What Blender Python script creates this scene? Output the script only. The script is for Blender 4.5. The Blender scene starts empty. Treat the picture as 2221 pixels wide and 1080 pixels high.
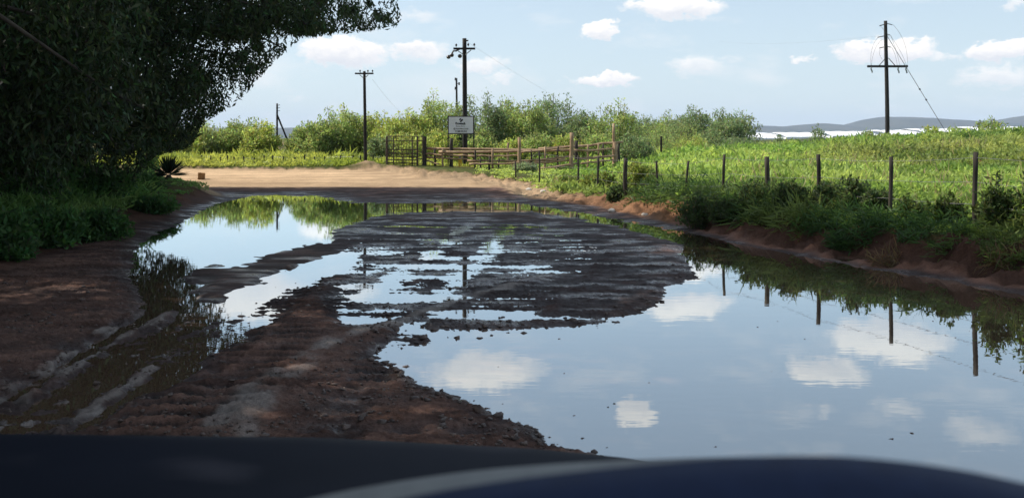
import bpy, bmesh, math, random
import numpy as np
from mathutils import Vector, Matrix

sc = bpy.context.scene
COL = sc.collection
R = math.radians
rng = np.random.default_rng(7)
random.seed(7)

# ------------------------------------------------------------------ camera
F, U0, VH, EYE = 2100.0, 1110.5, 300.0, 1.6      # focal length in photo pixels, principal column, horizon row, eye height
cam = bpy.data.cameras.new("camera")
cam_ob = bpy.data.objects.new("camera", cam)
COL.objects.link(cam_ob)
cam_ob.location = (0, 0, EYE)
cam_ob.rotation_euler = (R(90), 0, 0)
cam.sensor_width = 36.0
cam.lens = 36.0 * F / 2221.0
cam.shift_y = -(540.0 - VH) / 2221.0
cam.clip_start = 0.05
cam.clip_end = 12000
cam.dof.use_dof = True
cam.dof.focus_distance = 15.0
cam.dof.aperture_fstop = cam.lens / 6.5          # aperture diameter in mm = lens / fstop
sc.camera = cam_ob

# ------------------------------------------------------------------ sun and exposure
SUN_EL, SUN_AZ = 46.0, 17.0                      # to the left, a little ahead
sv = Vector((-math.cos(R(SUN_EL)) * math.cos(R(SUN_AZ)), math.cos(R(SUN_EL)) * math.sin(R(SUN_AZ)), math.sin(R(SUN_EL))))
sun = bpy.data.lights.new("sun", 'SUN')
sun.energy = 4.9
sun.angle = R(0.5)
sun.color = (1.0, 0.94, 0.84)
sun_ob = bpy.data.objects.new("sun", sun)
COL.objects.link(sun_ob)
sun_ob.location = (-40, 15, 45)
sun_ob.rotation_euler = sv.to_track_quat('Z', 'Y').to_euler()
sc.view_settings.view_transform = 'Standard'
sc.view_settings.look = 'None'
sc.view_settings.gamma = 1.0
sc.view_settings.exposure = 0.25
sc.render.engine = 'CYCLES'
sc.cycles.use_denoising = True
sc.cycles.max_bounces = 8
sc.cycles.transparent_max_bounces = 8
sc.cycles.volume_bounces = 1
sc.cycles.caustics_reflective = False
sc.cycles.caustics_refractive = False

# ------------------------------------------------------------------ sky with clouds
world = bpy.data.worlds.new("World")
sc.world = world
world.use_nodes = True
nt = world.node_tree
nt.nodes.clear()
def N(t, **kw):
    n = nt.nodes.new(t)
    for k, v in kw.items():
        setattr(n, k, v)
    return n
def mth(op, a, b=None, c=None, clamp=False):
    n = N('ShaderNodeMath', operation=op, use_clamp=clamp)
    for i, s in enumerate((a, b, c)):
        if s is None: continue
        if isinstance(s, (int, float)): n.inputs[i].default_value = s
        else: nt.links.new(s, n.inputs[i])
    return n.outputs[0]
sky = N('ShaderNodeTexSky', sky_type='NISHITA')
sky.sun_disc = False
sky.sun_elevation = R(SUN_EL)
sky.sun_rotation = math.atan2(sv.x, sv.y)
sky.altitude = 1100
sky.air_density = 1.0
sky.dust_density = 2.2
sky.ozone_density = 1.0
geo = N('ShaderNodeTexCoord')
sep = N('ShaderNodeSeparateXYZ')
nt.links.new(geo.outputs['Generated'], sep.inputs[0])
az = mth('ARCTAN2', sep.outputs[0], sep.outputs[1])
el = mth('ARCSINE', sep.outputs[2])
comb = N('ShaderNodeCombineXYZ')
nt.links.new(az, comb.inputs[0]); nt.links.new(el, comb.inputs[1])
def wnoise(scale, detail, rough, amp, dy=1.0):
    mp = N('ShaderNodeMapping'); mp.inputs['Scale'].default_value = (1, dy, 1)
    nt.links.new(comb.outputs[0], mp.inputs[0])
    nz = N('ShaderNodeTexNoise'); nz.inputs['Scale'].default_value = scale
    nz.inputs['Detail'].default_value = detail; nz.inputs['Roughness'].default_value = rough
    nt.links.new(mp.outputs[0], nz.inputs['Vector'])
    v = N('ShaderNodeVectorMath', operation='SUBTRACT'); v.inputs[1].default_value = (.5, .5, .5)
    nt.links.new(nz.outputs['Color'], v.inputs[0])
    s = N('ShaderNodeVectorMath', operation='MULTIPLY'); s.inputs[1].default_value = (amp, amp * 0.55, 0)
    nt.links.new(v.outputs[0], s.inputs[0])
    return s.outputs[0], nz.outputs['Fac']
n1, f1 = wnoise(34, 8, .66, .066, 1.6)
n2, f2 = wnoise(9, 5, .6, .0, 2.6)
wadd = N('ShaderNodeVectorMath', operation='ADD')
nt.links.new(comb.outputs[0], wadd.inputs[0]); nt.links.new(n1, wadd.inputs[1])
warped = wadd.outputs[0]
# u, v (photo pixels of the direction), half sizes, opacity
CLOUDS = [(745,112,112,34,1.0),(905,110,72,24,.7),(1045,140,62,20,.6),(1085,166,42,10,.5),(1300,67,42,22,.95),(1465,17,120,26,.95),
 (1305,173,84,15,.95),(1510,145,75,26,.55),(1925,110,125,27,1.0),(1735,126,22,10,.6),(2045,122,42,14,.5),(2170,113,95,26,.95),
 (2160,168,95,26,.55),(2205,14,36,16,.5),(910,40,60,18,.4),(640,213,30,10,.3),(985,190,190,45,.28),(560,170,80,30,.35),(1590,125,30,12,.3),
 (1050,-205,140,40,.8),(1380,-298,58,34,.9),(1480,-62,110,30,.9),(1925,-140,145,50,1.0),(1790,-205,95,32,.75),(1780,-288,26,20,.35),(1945,-286,55,24,.45),
 (2120,-335,90,36,.45),(560,-45,130,60,.75),(760,-30,80,30,.5),(700,-330,160,50,.6),(250,-100,200,60,.6),(2500,40,160,50,.8),(2700,-250,220,60,.7),
 (1300,-520,200,60,.6),(1900,-620,260,80,.6),(-300,100,300,80,.7),(-500,-400,400,120,.6)]
mask = None; lift = None
for (cu, cv, ru, rv, op) in CLOUDS:
    a = math.atan((cu - U0) / F); e = math.atan((VH - cv) / F * math.cos(a))
    ra = ru / F * math.cos(a) ** 2 * 1.02; re = rv / F * math.cos(a) * 1.05
    sb = N('ShaderNodeVectorMath', operation='MULTIPLY_ADD')
    sb.inputs[1].default_value = (1 / ra, 1 / re, 0); sb.inputs[2].default_value = (-a / ra, -e / re, 0)
    nt.links.new(warped, sb.inputs[0])
    ln = N('ShaderNodeVectorMath', operation='LENGTH'); nt.links.new(sb.outputs[0], ln.inputs[0])
    m = mth('MULTIPLY_ADD', ln.outputs['Value'], -3.2 * op, 3.2 * op, clamp=True); m = mth('MULTIPLY', m, min(1, op * 1.1))
    mask = m if mask is None else mth('MAXIMUM', mask, m)
    sy = N('ShaderNodeSeparateXYZ'); nt.links.new(sb.outputs[0], sy.inputs[0])
    l = mth('MULTIPLY', m, sy.outputs[1])
    lift = l if lift is None else mth('ADD', lift, l)
# thin veil of broken cloud everywhere
veil = mth('MULTIPLY', mth('SUBTRACT', f2, .52, clamp=True), 1.6, clamp=True)
mask = mth('MAXIMUM', mask, veil)
mask = mth('MULTIPLY', mask, mth('MULTIPLY_ADD', f1, 1.3, .55), clamp=True)
# clouds are white above and lilac grey towards their flat undersides
bright = mth('MULTIPLY_ADD', lift, .9, .62, clamp=True)
cc = N('ShaderNodeMix', data_type='RGBA')
nt.links.new(bright, cc.inputs['Factor'])
cc.inputs['A'].default_value = (5.5, 5.7, 6.1, 1); cc.inputs['B'].default_value = (8.0, 7.7, 7.4, 1)
hz = N('ShaderNodeMix', data_type='RGBA')
hf = mth('POWER', mth('SUBTRACT', 1.0, mth('ABSOLUTE', mth('MULTIPLY', sep.outputs[2], 1.0)), clamp=True), 9.0)
nt.links.new(mth('MULTIPLY_ADD', hf, .44, .44, clamp=True), hz.inputs['Factor'])
nt.links.new(sky.outputs[0], hz.inputs['A']); hz.inputs['B'].default_value = (5.0, 5.95, 6.5, 1)
mx = N('ShaderNodeMix', data_type='RGBA')
nt.links.new(mask, mx.inputs['Factor'])
nt.links.new(hz.outputs['Result'], mx.inputs['A']); nt.links.new(cc.outputs['Result'], mx.inputs['B'])
bg = N('ShaderNodeBackground'); bg.inputs['Strength'].default_value = 0.127
out = N('ShaderNodeOutputWorld')
nt.links.new(mx.outputs['Result'], bg.inputs['Color']); nt.links.new(bg.outputs[0], out.inputs[0])
world.cycles.sampling_method = 'MANUAL'
world.cycles.sample_map_resolution = 512

# ------------------------------------------------------------------ helpers
def tag(o, label=None, cat=None, group=None, kind=None):
    if label: o['label'] = label
    if cat: o['category'] = cat
    if group: o['group'] = group
    if kind: o['kind'] = kind
    return o
def link(name, me, mats, parent=None, loc=None):
    o = bpy.data.objects.new(name, me)
    COL.objects.link(o)
    for m in (mats if isinstance(mats, (list, tuple)) else [mats]):
        me.materials.append(m)
    if parent is not None: o.parent = parent
    if loc is not None: o.location = loc
    return o
def thing(name, label, cat, loc=(0, 0, 0), group=None, rotz=0):
    o = bpy.data.objects.new(name, None)
    COL.objects.link(o)
    o.empty_display_size = .3
    o.location = loc; o.rotation_euler = (0, 0, rotz)
    return tag(o, label, cat, group)
def np_mesh(name, V, Q, col=None, smooth=False):
    """quads mesh from numpy arrays; col = one colour for each face"""
    me = bpy.data.meshes.new(name)
    V = np.ascontiguousarray(V, dtype=np.float32); Q = np.ascontiguousarray(Q, dtype=np.int32)
    nq, k = Q.shape
    me.vertices.add(len(V)); me.vertices.foreach_set("co", V.ravel())
    me.loops.add(nq * k); me.loops.foreach_set("vertex_index", Q.ravel())
    me.polygons.add(nq); me.polygons.foreach_set("loop_start", np.arange(0, nq * k, k, dtype=np.int32))
    if smooth: me.polygons.foreach_set("use_smooth", np.ones(nq, dtype=bool))
    me.update(calc_edges=True)
    if col is not None:
        a = me.attributes.new("col", 'FLOAT_COLOR', 'FACE')
        c = np.ones((nq, 4), dtype=np.float32); c[:, :3] = col
        a.data.foreach_set("color", c.ravel())
    return me
def unit(v): return v / np.maximum(np.linalg.norm(v, axis=1, keepdims=True), 1e-6)
def leaf_arrays(P, D, L, W, bend=.12):
    n = len(P)
    D = unit(D); S = unit(np.cross(D, rng.normal(size=(n, 3)))); Nn = np.cross(D, S)
    L = np.broadcast_to(np.asarray(L, float), (n,))[:, None]; W = np.broadcast_to(np.asarray(W, float), (n,))[:, None]
    V = np.empty((n, 4, 3))
    V[:, 0] = P
    V[:, 1] = P + D * L * .45 + S * W * .5 + Nn * L * bend
    V[:, 2] = P + D * L
    V[:, 3] = P + D * L * .45 - S * W * .5 + Nn * L * bend
    return V.reshape(-1, 3), np.arange(n * 4).reshape(n, 4)
def tint(n, base, var, dark=.25):
    c = np.array(base)[None, :] * (1 + rng.normal(size=(n, 1)) * dark) * (1 + rng.normal(size=(n, 3)) * var)
    return np.clip(c, .002, .9)
class MB:
    def __init__(s): s.V = []; s.Q = []; s.n = 0
    def add(s, V, Q):
        s.V.append(np.asarray(V, float)); s.Q.append(np.asarray(Q, int) + s.n); s.n += len(V)
    def tube(s, pts, rad, k=7, caps=True):
        pts = np.asarray(pts, float); m = len(pts)
        rad = np.broadcast_to(np.asarray(rad, float), (m,))
        T = np.gradient(pts, axis=0); T = unit(T)
        up = np.array([0, 0, 1.]) if abs(T[0, 2]) < .9 else np.array([0, 1., 0])
        V = []
        for i in range(m):
            a = np.cross(T[i], up); a /= np.linalg.norm(a) + 1e-9
            b = np.cross(a, T[i])
            th = np.arange(k) / k * 2 * math.pi
            V.append(pts[i] + rad[i] * (np.cos(th)[:, None] * a + np.sin(th)[:, None] * b))
        Q = []
        for i in range(m - 1):
            for j in range(k):
                j2 = (j + 1) % k
                Q.append((i * k + j, i * k + j2, (i + 1) * k + j2, (i + 1) * k + j))
        V = np.concatenate(V)
        if caps:
            V = np.concatenate([V, pts[:1], pts[-1:]])
            c0, c1 = m * k, m * k + 1
            for j in range(0, k):
                j2 = (j + 1) % k
                Q.append((c0, j2, j, c0)); Q.append((c1, (m - 1) * k + j, (m - 1) * k + j2, c1))
        s.add(V, Q)
    def box(s, c, d, rot=None):
        x, y, z = np.asarray(d, float) / 2
        V = np.array([(-x,-y,-z),(x,-y,-z),(x,y,-z),(-x,y,-z),(-x,-y,z),(x,-y,z),(x,y,z),(-x,y,z)])
        if rot is not None: V = V @ np.array(rot.to_matrix()).T
        s.add(V + np.asarray(c, float), [(3,2,1,0),(4,5,6,7),(0,1,5,4),(1,2,6,5),(2,3,7,6),(3,0,4,7)])
    def build(s, name, mat, parent=None, loc=None, smooth=False):
        V = np.concatenate(s.V)
        faces = [tuple(dict.fromkeys(q)) for q in np.concatenate(s.Q).tolist()]
        me = bpy.data.meshes.new(name)
        me.from_pydata(V.tolist(), [], faces)
        if smooth:
            me.polygons.foreach_set("use_smooth", np.ones(len(me.polygons), dtype=bool))
        return link(name, me, mat, parent, loc)

# value noise
def _h(ix, iy, s):
    n = (ix.astype(np.int64) * 374761393 + iy.astype(np.int64) * 668265263 + s * 974634777) & 0xffffffff
    n = ((n ^ (n >> 13)) * 1274126177) & 0xffffffff
    n = n ^ (n >> 16)
    return (n & 0xffff).astype(np.float64) / 32767.5 - 1.0
def vnoise(x, y, s=0):
    ix = np.floor(x); iy = np.floor(y); fx = x - ix; fy = y - iy
    fx = fx * fx * fx * (fx * (fx * 6 - 15) + 10); fy = fy * fy * fy * (fy * (fy * 6 - 15) + 10)
    a = _h(ix, iy, s); b = _h(ix + 1, iy, s); c = _h(ix, iy + 1, s); d = _h(ix + 1, iy + 1, s)
    return (a * (1 - fx) + b * fx) * (1 - fy) + (c * (1 - fx) + d * fx) * fy
def fbm(x, y, oct=4, s=0, gain=.5):
    t = 0; a = 1; tot = 0
    for i in range(oct):
        t = t + a * vnoise(x * 2 ** i + 17.3 * i, y * 2 ** i - 9.1 * i, s + i); tot += a; a *= gain
    return t / tot
def sstep(a, b, x):
    t = np.clip((x - a) / (b - a), 0, 1); return t * t * (3 - 2 * t)
def PX(u, v, Y):                                  # world point that stands at distance Y behind photo pixel (u, v)
    return np.array([(u - U0) / F * Y, Y, EYE + (VH - v) / F * Y])
def proj(P): 
    return U0 + F * P[:, 0] / P[:, 1], VH - F * (P[:, 2] - EYE) / P[:, 1]

# ------------------------------------------------------------------ materials
def new_mat(name):
    m = bpy.data.materials.new(name); m.use_nodes = True
    t = m.node_tree; t.nodes.clear()
    return m, t
def L(t, a, b): t.links.new(a, b)
def leaf_mat(name, trans=.45, rough=.55, spec=.25):
    m, t = new_mat(name)
    at = t.nodes.new('ShaderNodeAttribute'); at.attribute_name = 'col'
    p = t.nodes.new('ShaderNodeBsdfPrincipled'); p.inputs['Roughness'].default_value = rough
    p.inputs['Specular IOR Level'].default_value = spec
    L(t, at.outputs['Color'], p.inputs['Base Color'])
    tr = t.nodes.new('ShaderNodeBsdfTranslucent')
    hs = t.nodes.new('ShaderNodeHueSaturation'); hs.inputs['Hue'].default_value = .485; hs.inputs['Saturation'].default_value = 1.1; hs.inputs['Value'].default_value = 1.25
    L(t, at.outputs['Color'], hs.inputs['Color']); L(t, hs.outputs[0], tr.inputs['Color'])
    mixs = t.nodes.new('ShaderNodeMixShader'); mixs.inputs[0].default_value = trans
    L(t, p.outputs[0], mixs.inputs[1]); L(t, tr.outputs[0], mixs.inputs[2])
    o = t.nodes.new('ShaderNodeOutputMaterial'); L(t, mixs.outputs[0], o.inputs[0])
    return m
def rough_mat(name, c1, c2, scale=8, rough=.8, bump=.3, stretch=(1, 1, 1), spec=.3, metal=0, bdist=.02):
    m, t = new_mat(name)
    tc = t.nodes.new('ShaderNodeTexCoord'); mp = t.nodes.new('ShaderNodeMapping'); mp.inputs['Scale'].default_value = stretch
    L(t, tc.outputs['Object'], mp.inputs[0])
    nz = t.nodes.new('ShaderNodeTexNoise'); nz.inputs['Scale'].default_value = scale; nz.inputs['Detail'].default_value = 6
    L(t, mp.outputs[0], nz.inputs['Vector'])
    rp = t.nodes.new('ShaderNodeValToRGB'); rp.color_ramp.elements[0].position = .35; rp.color_ramp.elements[1].position = .68
    rp.color_ramp.elements[0].color = (*c1, 1); rp.color_ramp.elements[1].color = (*c2, 1)
    L(t, nz.outputs['Fac'], rp.inputs[0])
    p = t.nodes.new('ShaderNodeBsdfPrincipled'); L(t, rp.outputs[0], p.inputs['Base Color'])
    p.inputs['Roughness'].default_value = rough; p.inputs['Specular IOR Level'].default_value = spec; p.inputs['Metallic'].default_value = metal
    b = t.nodes.new('ShaderNodeBump'); b.inputs['Strength'].default_value = bump; b.inputs['Distance'].default_value = bdist
    L(t, nz.outputs['Fac'], b.inputs['Height']); L(t, b.outputs[0], p.inputs['Normal'])
    o = t.nodes.new('ShaderNodeOutputMaterial'); L(t, p.outputs[0], o.inputs[0])
    return m
M_leaf = leaf_mat('tree_leaf', .35, .55, .2)
M_bush = leaf_mat('bush_leaf', .5)
M_grass = leaf_mat('grass_leaf', .5)
M_bark = rough_mat('bark', (.035, .028, .022), (.10, .08, .06), 6, .9, .8, (1, 1, .25))
M_twig = rough_mat('twig', (.07, .055, .04), (.15, .12, .09), 8, .9, .4)
M_pole = rough_mat('creosoted_timber', (.010, .009, .008), (.035, .028, .022), 10, .75, .5, (1, 1, .1))
M_post = rough_mat('weathered_post', (.025, .02, .016), (.07, .058, .045), 12, .85, .5, (1, 1, .15))
M_rail = rough_mat('old_timber_rail', (.24, .155, .092), (.45, .31, .19), 5, .85, .5, (1, 1, 1))
M_steel = rough_mat('rusty_steel', (.05, .035, .028), (.13, .10, .08), 14, .7, .3, metal=.3)
M_wire = rough_mat('galvanised_wire', (.12, .12, .12), (.25, .25, .25), 20, .5, .1, metal=.6)
M_ins = rough_mat('glazed_insulator', (.03, .02, .018), (.07, .05, .04), 10, .25, .05, spec=.6)
M_ins_grey = rough_mat('grey_insulator', (.25, .26, .28), (.4, .41, .43), 10, .35, .05, spec=.5)
M_sign = rough_mat('sign_panel', (.66, .68, .69), (.78, .79, .80), 3, .45, .03)
M_ink = rough_mat('sign_ink', (.015, .015, .017), (.03, .03, .03), 10, .6, .0)
M_inkgrey = rough_mat('sign_grey_ink', (.12, .13, .13), (.18, .18, .18), 10, .6, .0)
M_hill = rough_mat('hill_scrub', (.035, .045, .03), (.07, .07, .05), .012, .95, .4, bdist=6)
M_white = rough_mat('white_netting', (.72, .74, .75), (.86, .87, .88), .15, .6, .2)
M_block = rough_mat('brown_block', (.22, .12, .05), (.38, .23, .10), 7, .9, .5)
M_yellow = rough_mat('yellow_paint', (.55, .34, .03), (.7, .46, .06), 7, .5, .1)
M_stone = rough_mat('pale_stone', (.45, .40, .34), (.7, .66, .6), 9, .8, .4)
M_bonnet = rough_mat('dark_car_paint', (.010, .012, .019), (.013, .015, .024), 2, .6, .0, spec=.03)
M_dash = rough_mat('dash_plastic', (.007, .015, .045), (.009, .019, .055), 60, .55, .08, spec=.22, bdist=.002)
M_trim = rough_mat('grey_dash_trim', (.19, .19, .185), (.23, .23, .22), 40, .45, .05, spec=.4, bdist=.002)
M_clod = rough_mat('mud_clod', (.05, .033, .028), (.13, .085, .065), 20, .6, .6, spec=.5)

# terrain material : colour and wetness come with the ground, grain from noise
M_ground, t = new_mat('ground')
tc = t.nodes.new('ShaderNodeTexCoord')
at = t.nodes.new('ShaderNodeAttribute'); at.attribute_name = 'col'
aw = t.nodes.new('ShaderNodeAttribute'); aw.attribute_name = 'wet'
def tn(scale, detail, rough=.6):
    n = t.nodes.new('ShaderNodeTexNoise'); n.inputs['Scale'].default_value = scale; n.inputs['Detail'].default_value = detail; n.inputs['Roughness'].default_value = rough
    L(t, tc.outputs['Object'], n.inputs['Vector']); return n
na = tn(1.3, 8, .65); nb = tn(34, 6, .7); nc = tn(150, 3, .6)
def tm(op, a, b, clamp=False):
    n = t.nodes.new('ShaderNodeMath'); n.operation = op; n.use_clamp = clamp
    for i, s in enumerate((a, b)):
        if isinstance(s, (int, float)): n.inputs[i].default_value = s
        else: L(t, s, n.inputs[i])
    return n.outputs[0]
grain = tm('ADD', tm('MULTIPLY', na.outputs['Fac'], .9), tm('MULTIPLY', nb.outputs['Fac'], 1.5))
grain = tm('MAXIMUM', tm('ADD', tm('ADD', grain, tm('MULTIPLY', nc.outputs['Fac'], 1.1)), -.75), .25)
vm = t.nodes.new('ShaderNodeVectorMath'); vm.operation = 'SCALE'
L(t, at.outputs['Color'], vm.inputs[0]); L(t, grain, vm.inputs['Scale'])
p = t.nodes.new('ShaderNodeBsdfPrincipled')
L(t, vm.outputs[0], p.inputs['Base Color'])
rr = tm('SUBTRACT', .95, tm('MULTIPLY', aw.outputs['Fac'], tm('ADD', .62, tm('MULTIPLY', na.outputs['Fac'], .30))), True)
L(t, rr, p.inputs['Roughness'])
L(t, tm('ADD', tm('MULTIPLY', aw.outputs['Fac'], .50), .03), p.inputs['Specular IOR Level'])
bp = t.nodes.new('ShaderNodeBump'); bp.inputs['Strength'].default_value = .9; bp.inputs['Distance'].default_value = .03
L(t, tm('ADD', nb.outputs['Fac'], tm('MULTIPLY', nc.outputs['Fac'], .35)), bp.inputs['Height'])
L(t, bp.outputs[0], p.inputs['Normal'])
o = t.nodes.new('ShaderNodeOutputMaterial'); L(t, p.outputs[0], o.inputs[0])

# puddle water: silt-laden, still
M_water, t = new_mat('puddle_water')
gl = t.nodes.new('ShaderNodeBsdfGlossy'); gl.inputs['Roughness'].default_value = .008; gl.inputs['Color'].default_value = (.89, .96, .99, 1)
df = t.nodes.new('ShaderNodeBsdfDiffuse'); df.inputs['Color'].default_value = (.14, .085, .055, 1)
fr = t.nodes.new('ShaderNodeFresnel'); fr.inputs['IOR'].default_value = 1.5
tc = t.nodes.new('ShaderNodeTexCoord')
mpw = t.nodes.new('ShaderNodeMapping'); mpw.inputs['Scale'].default_value = (1, 2.5, 1)
L(t, tc.outputs['Object'], mpw.inputs[0])
nz = t.nodes.new('ShaderNodeTexNoise'); nz.inputs['Scale'].default_value = 3.0; nz.inputs['Detail'].default_value = 2
L(t, mpw.outputs[0], nz.inputs['Vector'])
bp = t.nodes.new('ShaderNodeBump'); bp.inputs['Strength'].default_value = .06; bp.inputs['Distance'].default_value = .006
L(t, nz.outputs['Fac'], bp.inputs['Height'])
L(t, bp.outputs[0], gl.inputs['Normal']); L(t, bp.outputs[0], fr.inputs['Normal'])
mr = t.nodes.new('ShaderNodeMapRange'); mr.inputs['From Min'].default_value = 0; mr.inputs['From Max'].default_value = .6
mr.inputs['To Min'].default_value = .25; mr.inputs['To Max'].default_value = .96
L(t, fr.outputs[0], mr.inputs['Value'])
ms = t.nodes.new('ShaderNodeMixShader'); L(t, mr.outputs[0], ms.inputs[0]); L(t, df.outputs[0], ms.inputs[1]); L(t, gl.outputs[0], ms.inputs[2])
o = t.nodes.new('ShaderNodeOutputMaterial'); L(t, ms.outputs[0], o.inputs[0])

# ------------------------------------------------------------------ ground shape
KV = 2.4                                          # rows count more than columns at this low eye
PUDDLE = [(330,510),(385,488),(440,455),(500,428),(560,423),(690,425),(770,440),(850,442),(1000,436),(1120,440),(1200,452),(1290,468),(1400,487),(1500,507),(1620,531),
 (1760,557),(1900,583),(2050,607),(2221,637),(2700,720),(2700,1300),(1340,1300),(1310,990),(1190,968),(1165,932),(1060,897),(1000,862),(905,834),(862,800),(842,765),
 (930,738),(875,713),(1100,716),(1290,702),(1370,682),(1432,655),(1440,622),(1512,602),(1480,560),(1474,533),(1400,507),(1280,480),(1150,461),(950,459),(840,464),
 (775,484),(715,505),(722,530),(765,546),(795,562),(770,582),(700,606),(622,628),(588,652),(575,668),(540,694),(470,704),(380,700),(310,660),(280,600),(292,545)]
RIDGE = [(400,604),(430,580),(520,570),(600,545),(690,527),(745,540),(655,582),(575,610),(510,642),(478,664),(425,655)]
LEFTPOOL = [(-120,930),(90,815),(230,725),(335,655),(450,680),(570,702),(530,738),(440,795),(330,850),(210,920),(60,985)]
STREAKS = [(770,486),(900,480),(1200,480),(1330,545),(1270,610),(1130,708),(740,712),(690,650),(790,585),(740,520)]
STREAKS2 = [(1150,482),(1290,486),(1410,530),(1475,578),(1470,602),(1430,640),(1360,676),(1230,700),(1180,640),(1280,590),(1270,540)]
POOLS = [(870,646,120,13,.05),(800,697,80,7,.04),(790,622,80,7,.035),(1040,681,115,9,.045),(1195,691,110,7,.035),(965,579,40,4,.03),(1032,578,30,4,.03),(1130,580,75,5,.03),
 (1212,592,35,4,.03),(880,578,60,4,.02),(820,548,60,5,.02),(1000,561,50,4,.02),(885,946,40,9,.05),(1012,946,45,8,.045),(535,744,25,6,.05),(1270,560,45,3,.02),(760,590,60,5,.02),
 (1230,640,30,4,.015),(1110,600,40,3,.02),(920,600,50,3,.015),(20,822,40,22,.04),(140,760,35,12,.03),(470,815,16,9,.03)]
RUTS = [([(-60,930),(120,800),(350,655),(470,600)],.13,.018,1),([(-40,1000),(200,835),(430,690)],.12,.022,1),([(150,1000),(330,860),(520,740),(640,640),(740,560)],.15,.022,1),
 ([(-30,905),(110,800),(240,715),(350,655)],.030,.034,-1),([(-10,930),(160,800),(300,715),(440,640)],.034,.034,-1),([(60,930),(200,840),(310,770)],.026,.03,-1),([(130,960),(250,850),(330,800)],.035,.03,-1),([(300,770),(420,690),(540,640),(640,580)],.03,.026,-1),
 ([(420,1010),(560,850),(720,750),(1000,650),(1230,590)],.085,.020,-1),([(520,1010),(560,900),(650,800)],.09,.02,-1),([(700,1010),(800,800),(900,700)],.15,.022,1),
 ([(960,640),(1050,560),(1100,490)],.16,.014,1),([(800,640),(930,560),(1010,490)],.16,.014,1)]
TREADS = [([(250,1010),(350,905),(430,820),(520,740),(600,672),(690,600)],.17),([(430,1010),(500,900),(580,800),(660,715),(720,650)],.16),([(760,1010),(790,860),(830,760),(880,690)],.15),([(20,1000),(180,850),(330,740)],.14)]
def to_uv(X, Y):
    Yc = np.maximum(Y, 3.2)
    return U0 + F * X / Yc, VH + F * EYE / Yc
def seg_d2(x, y, ax, ay, bx, by):
    dx, dy = bx - ax, by - ay
    tt = np.clip(((x - ax) * dx + (y - ay) * dy) / (dx * dx + dy * dy + 1e-9), 0, 1)
    return (x - ax - tt * dx) ** 2 + (y - ay - tt * dy) ** 2
def sd_poly(u, v, poly):                          # > 0 outside
    x = u; y = v * KV
    d2 = np.full(u.shape, 1e12); inside = np.zeros(u.shape, bool)
    n = len(poly)
    for i in range(n):
        ax, ay = poly[i]; bx, by = poly[(i + 1) % n]
        ay *= KV; by *= KV
        d2 = np.minimum(d2, seg_d2(x, y, ax, ay, bx, by))
        if ay != by:
            c = ((ay > y) != (by > y)) & (x < (bx - ax) * (y - ay) / (by - ay) + ax)
            inside ^= c
    d = np.sqrt(d2); d[inside] *= -1
    return d
def curve(xs, ys): 
    xs = np.array(xs, float); ys = np.array(ys, float)
    return lambda t: np.interp(t, xs, ys)
XL = curve([-50, 0, 8, 11, 13, 15.3, 19.8, 26, 29.2, 31, 34, 37, 41], [-5.6, -5.4, -5.5, -5.8, -6.2, -6.4, -7.0, -7.7, -9.0, -10.3, -12.2, -17, -60])
XR = curve([-50, 0, 4, 7, 10, 12, 14, 17.7, 22.4, 25.8, 31.4, 33.3, 34.5, 36.6, 39], [7.6, 7.4, 7.0, 6.2, 5.35, 4.5, 3.65, 2.95, 1.85, .3, -.5, -1.8, -3.5, -5.4, -30])
YB = curve([-200, -40, -20, -12, 0, 60], [50, 42, 37.4, 36.8, 36.8, 36.8])
CREST = curve([-.2, .02, .10, .15, .186, .25, .376, .53, .8], [.3, .35, .55, .95, 1.12, 1.26, 1.72, 2.12, 2.3])
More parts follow.
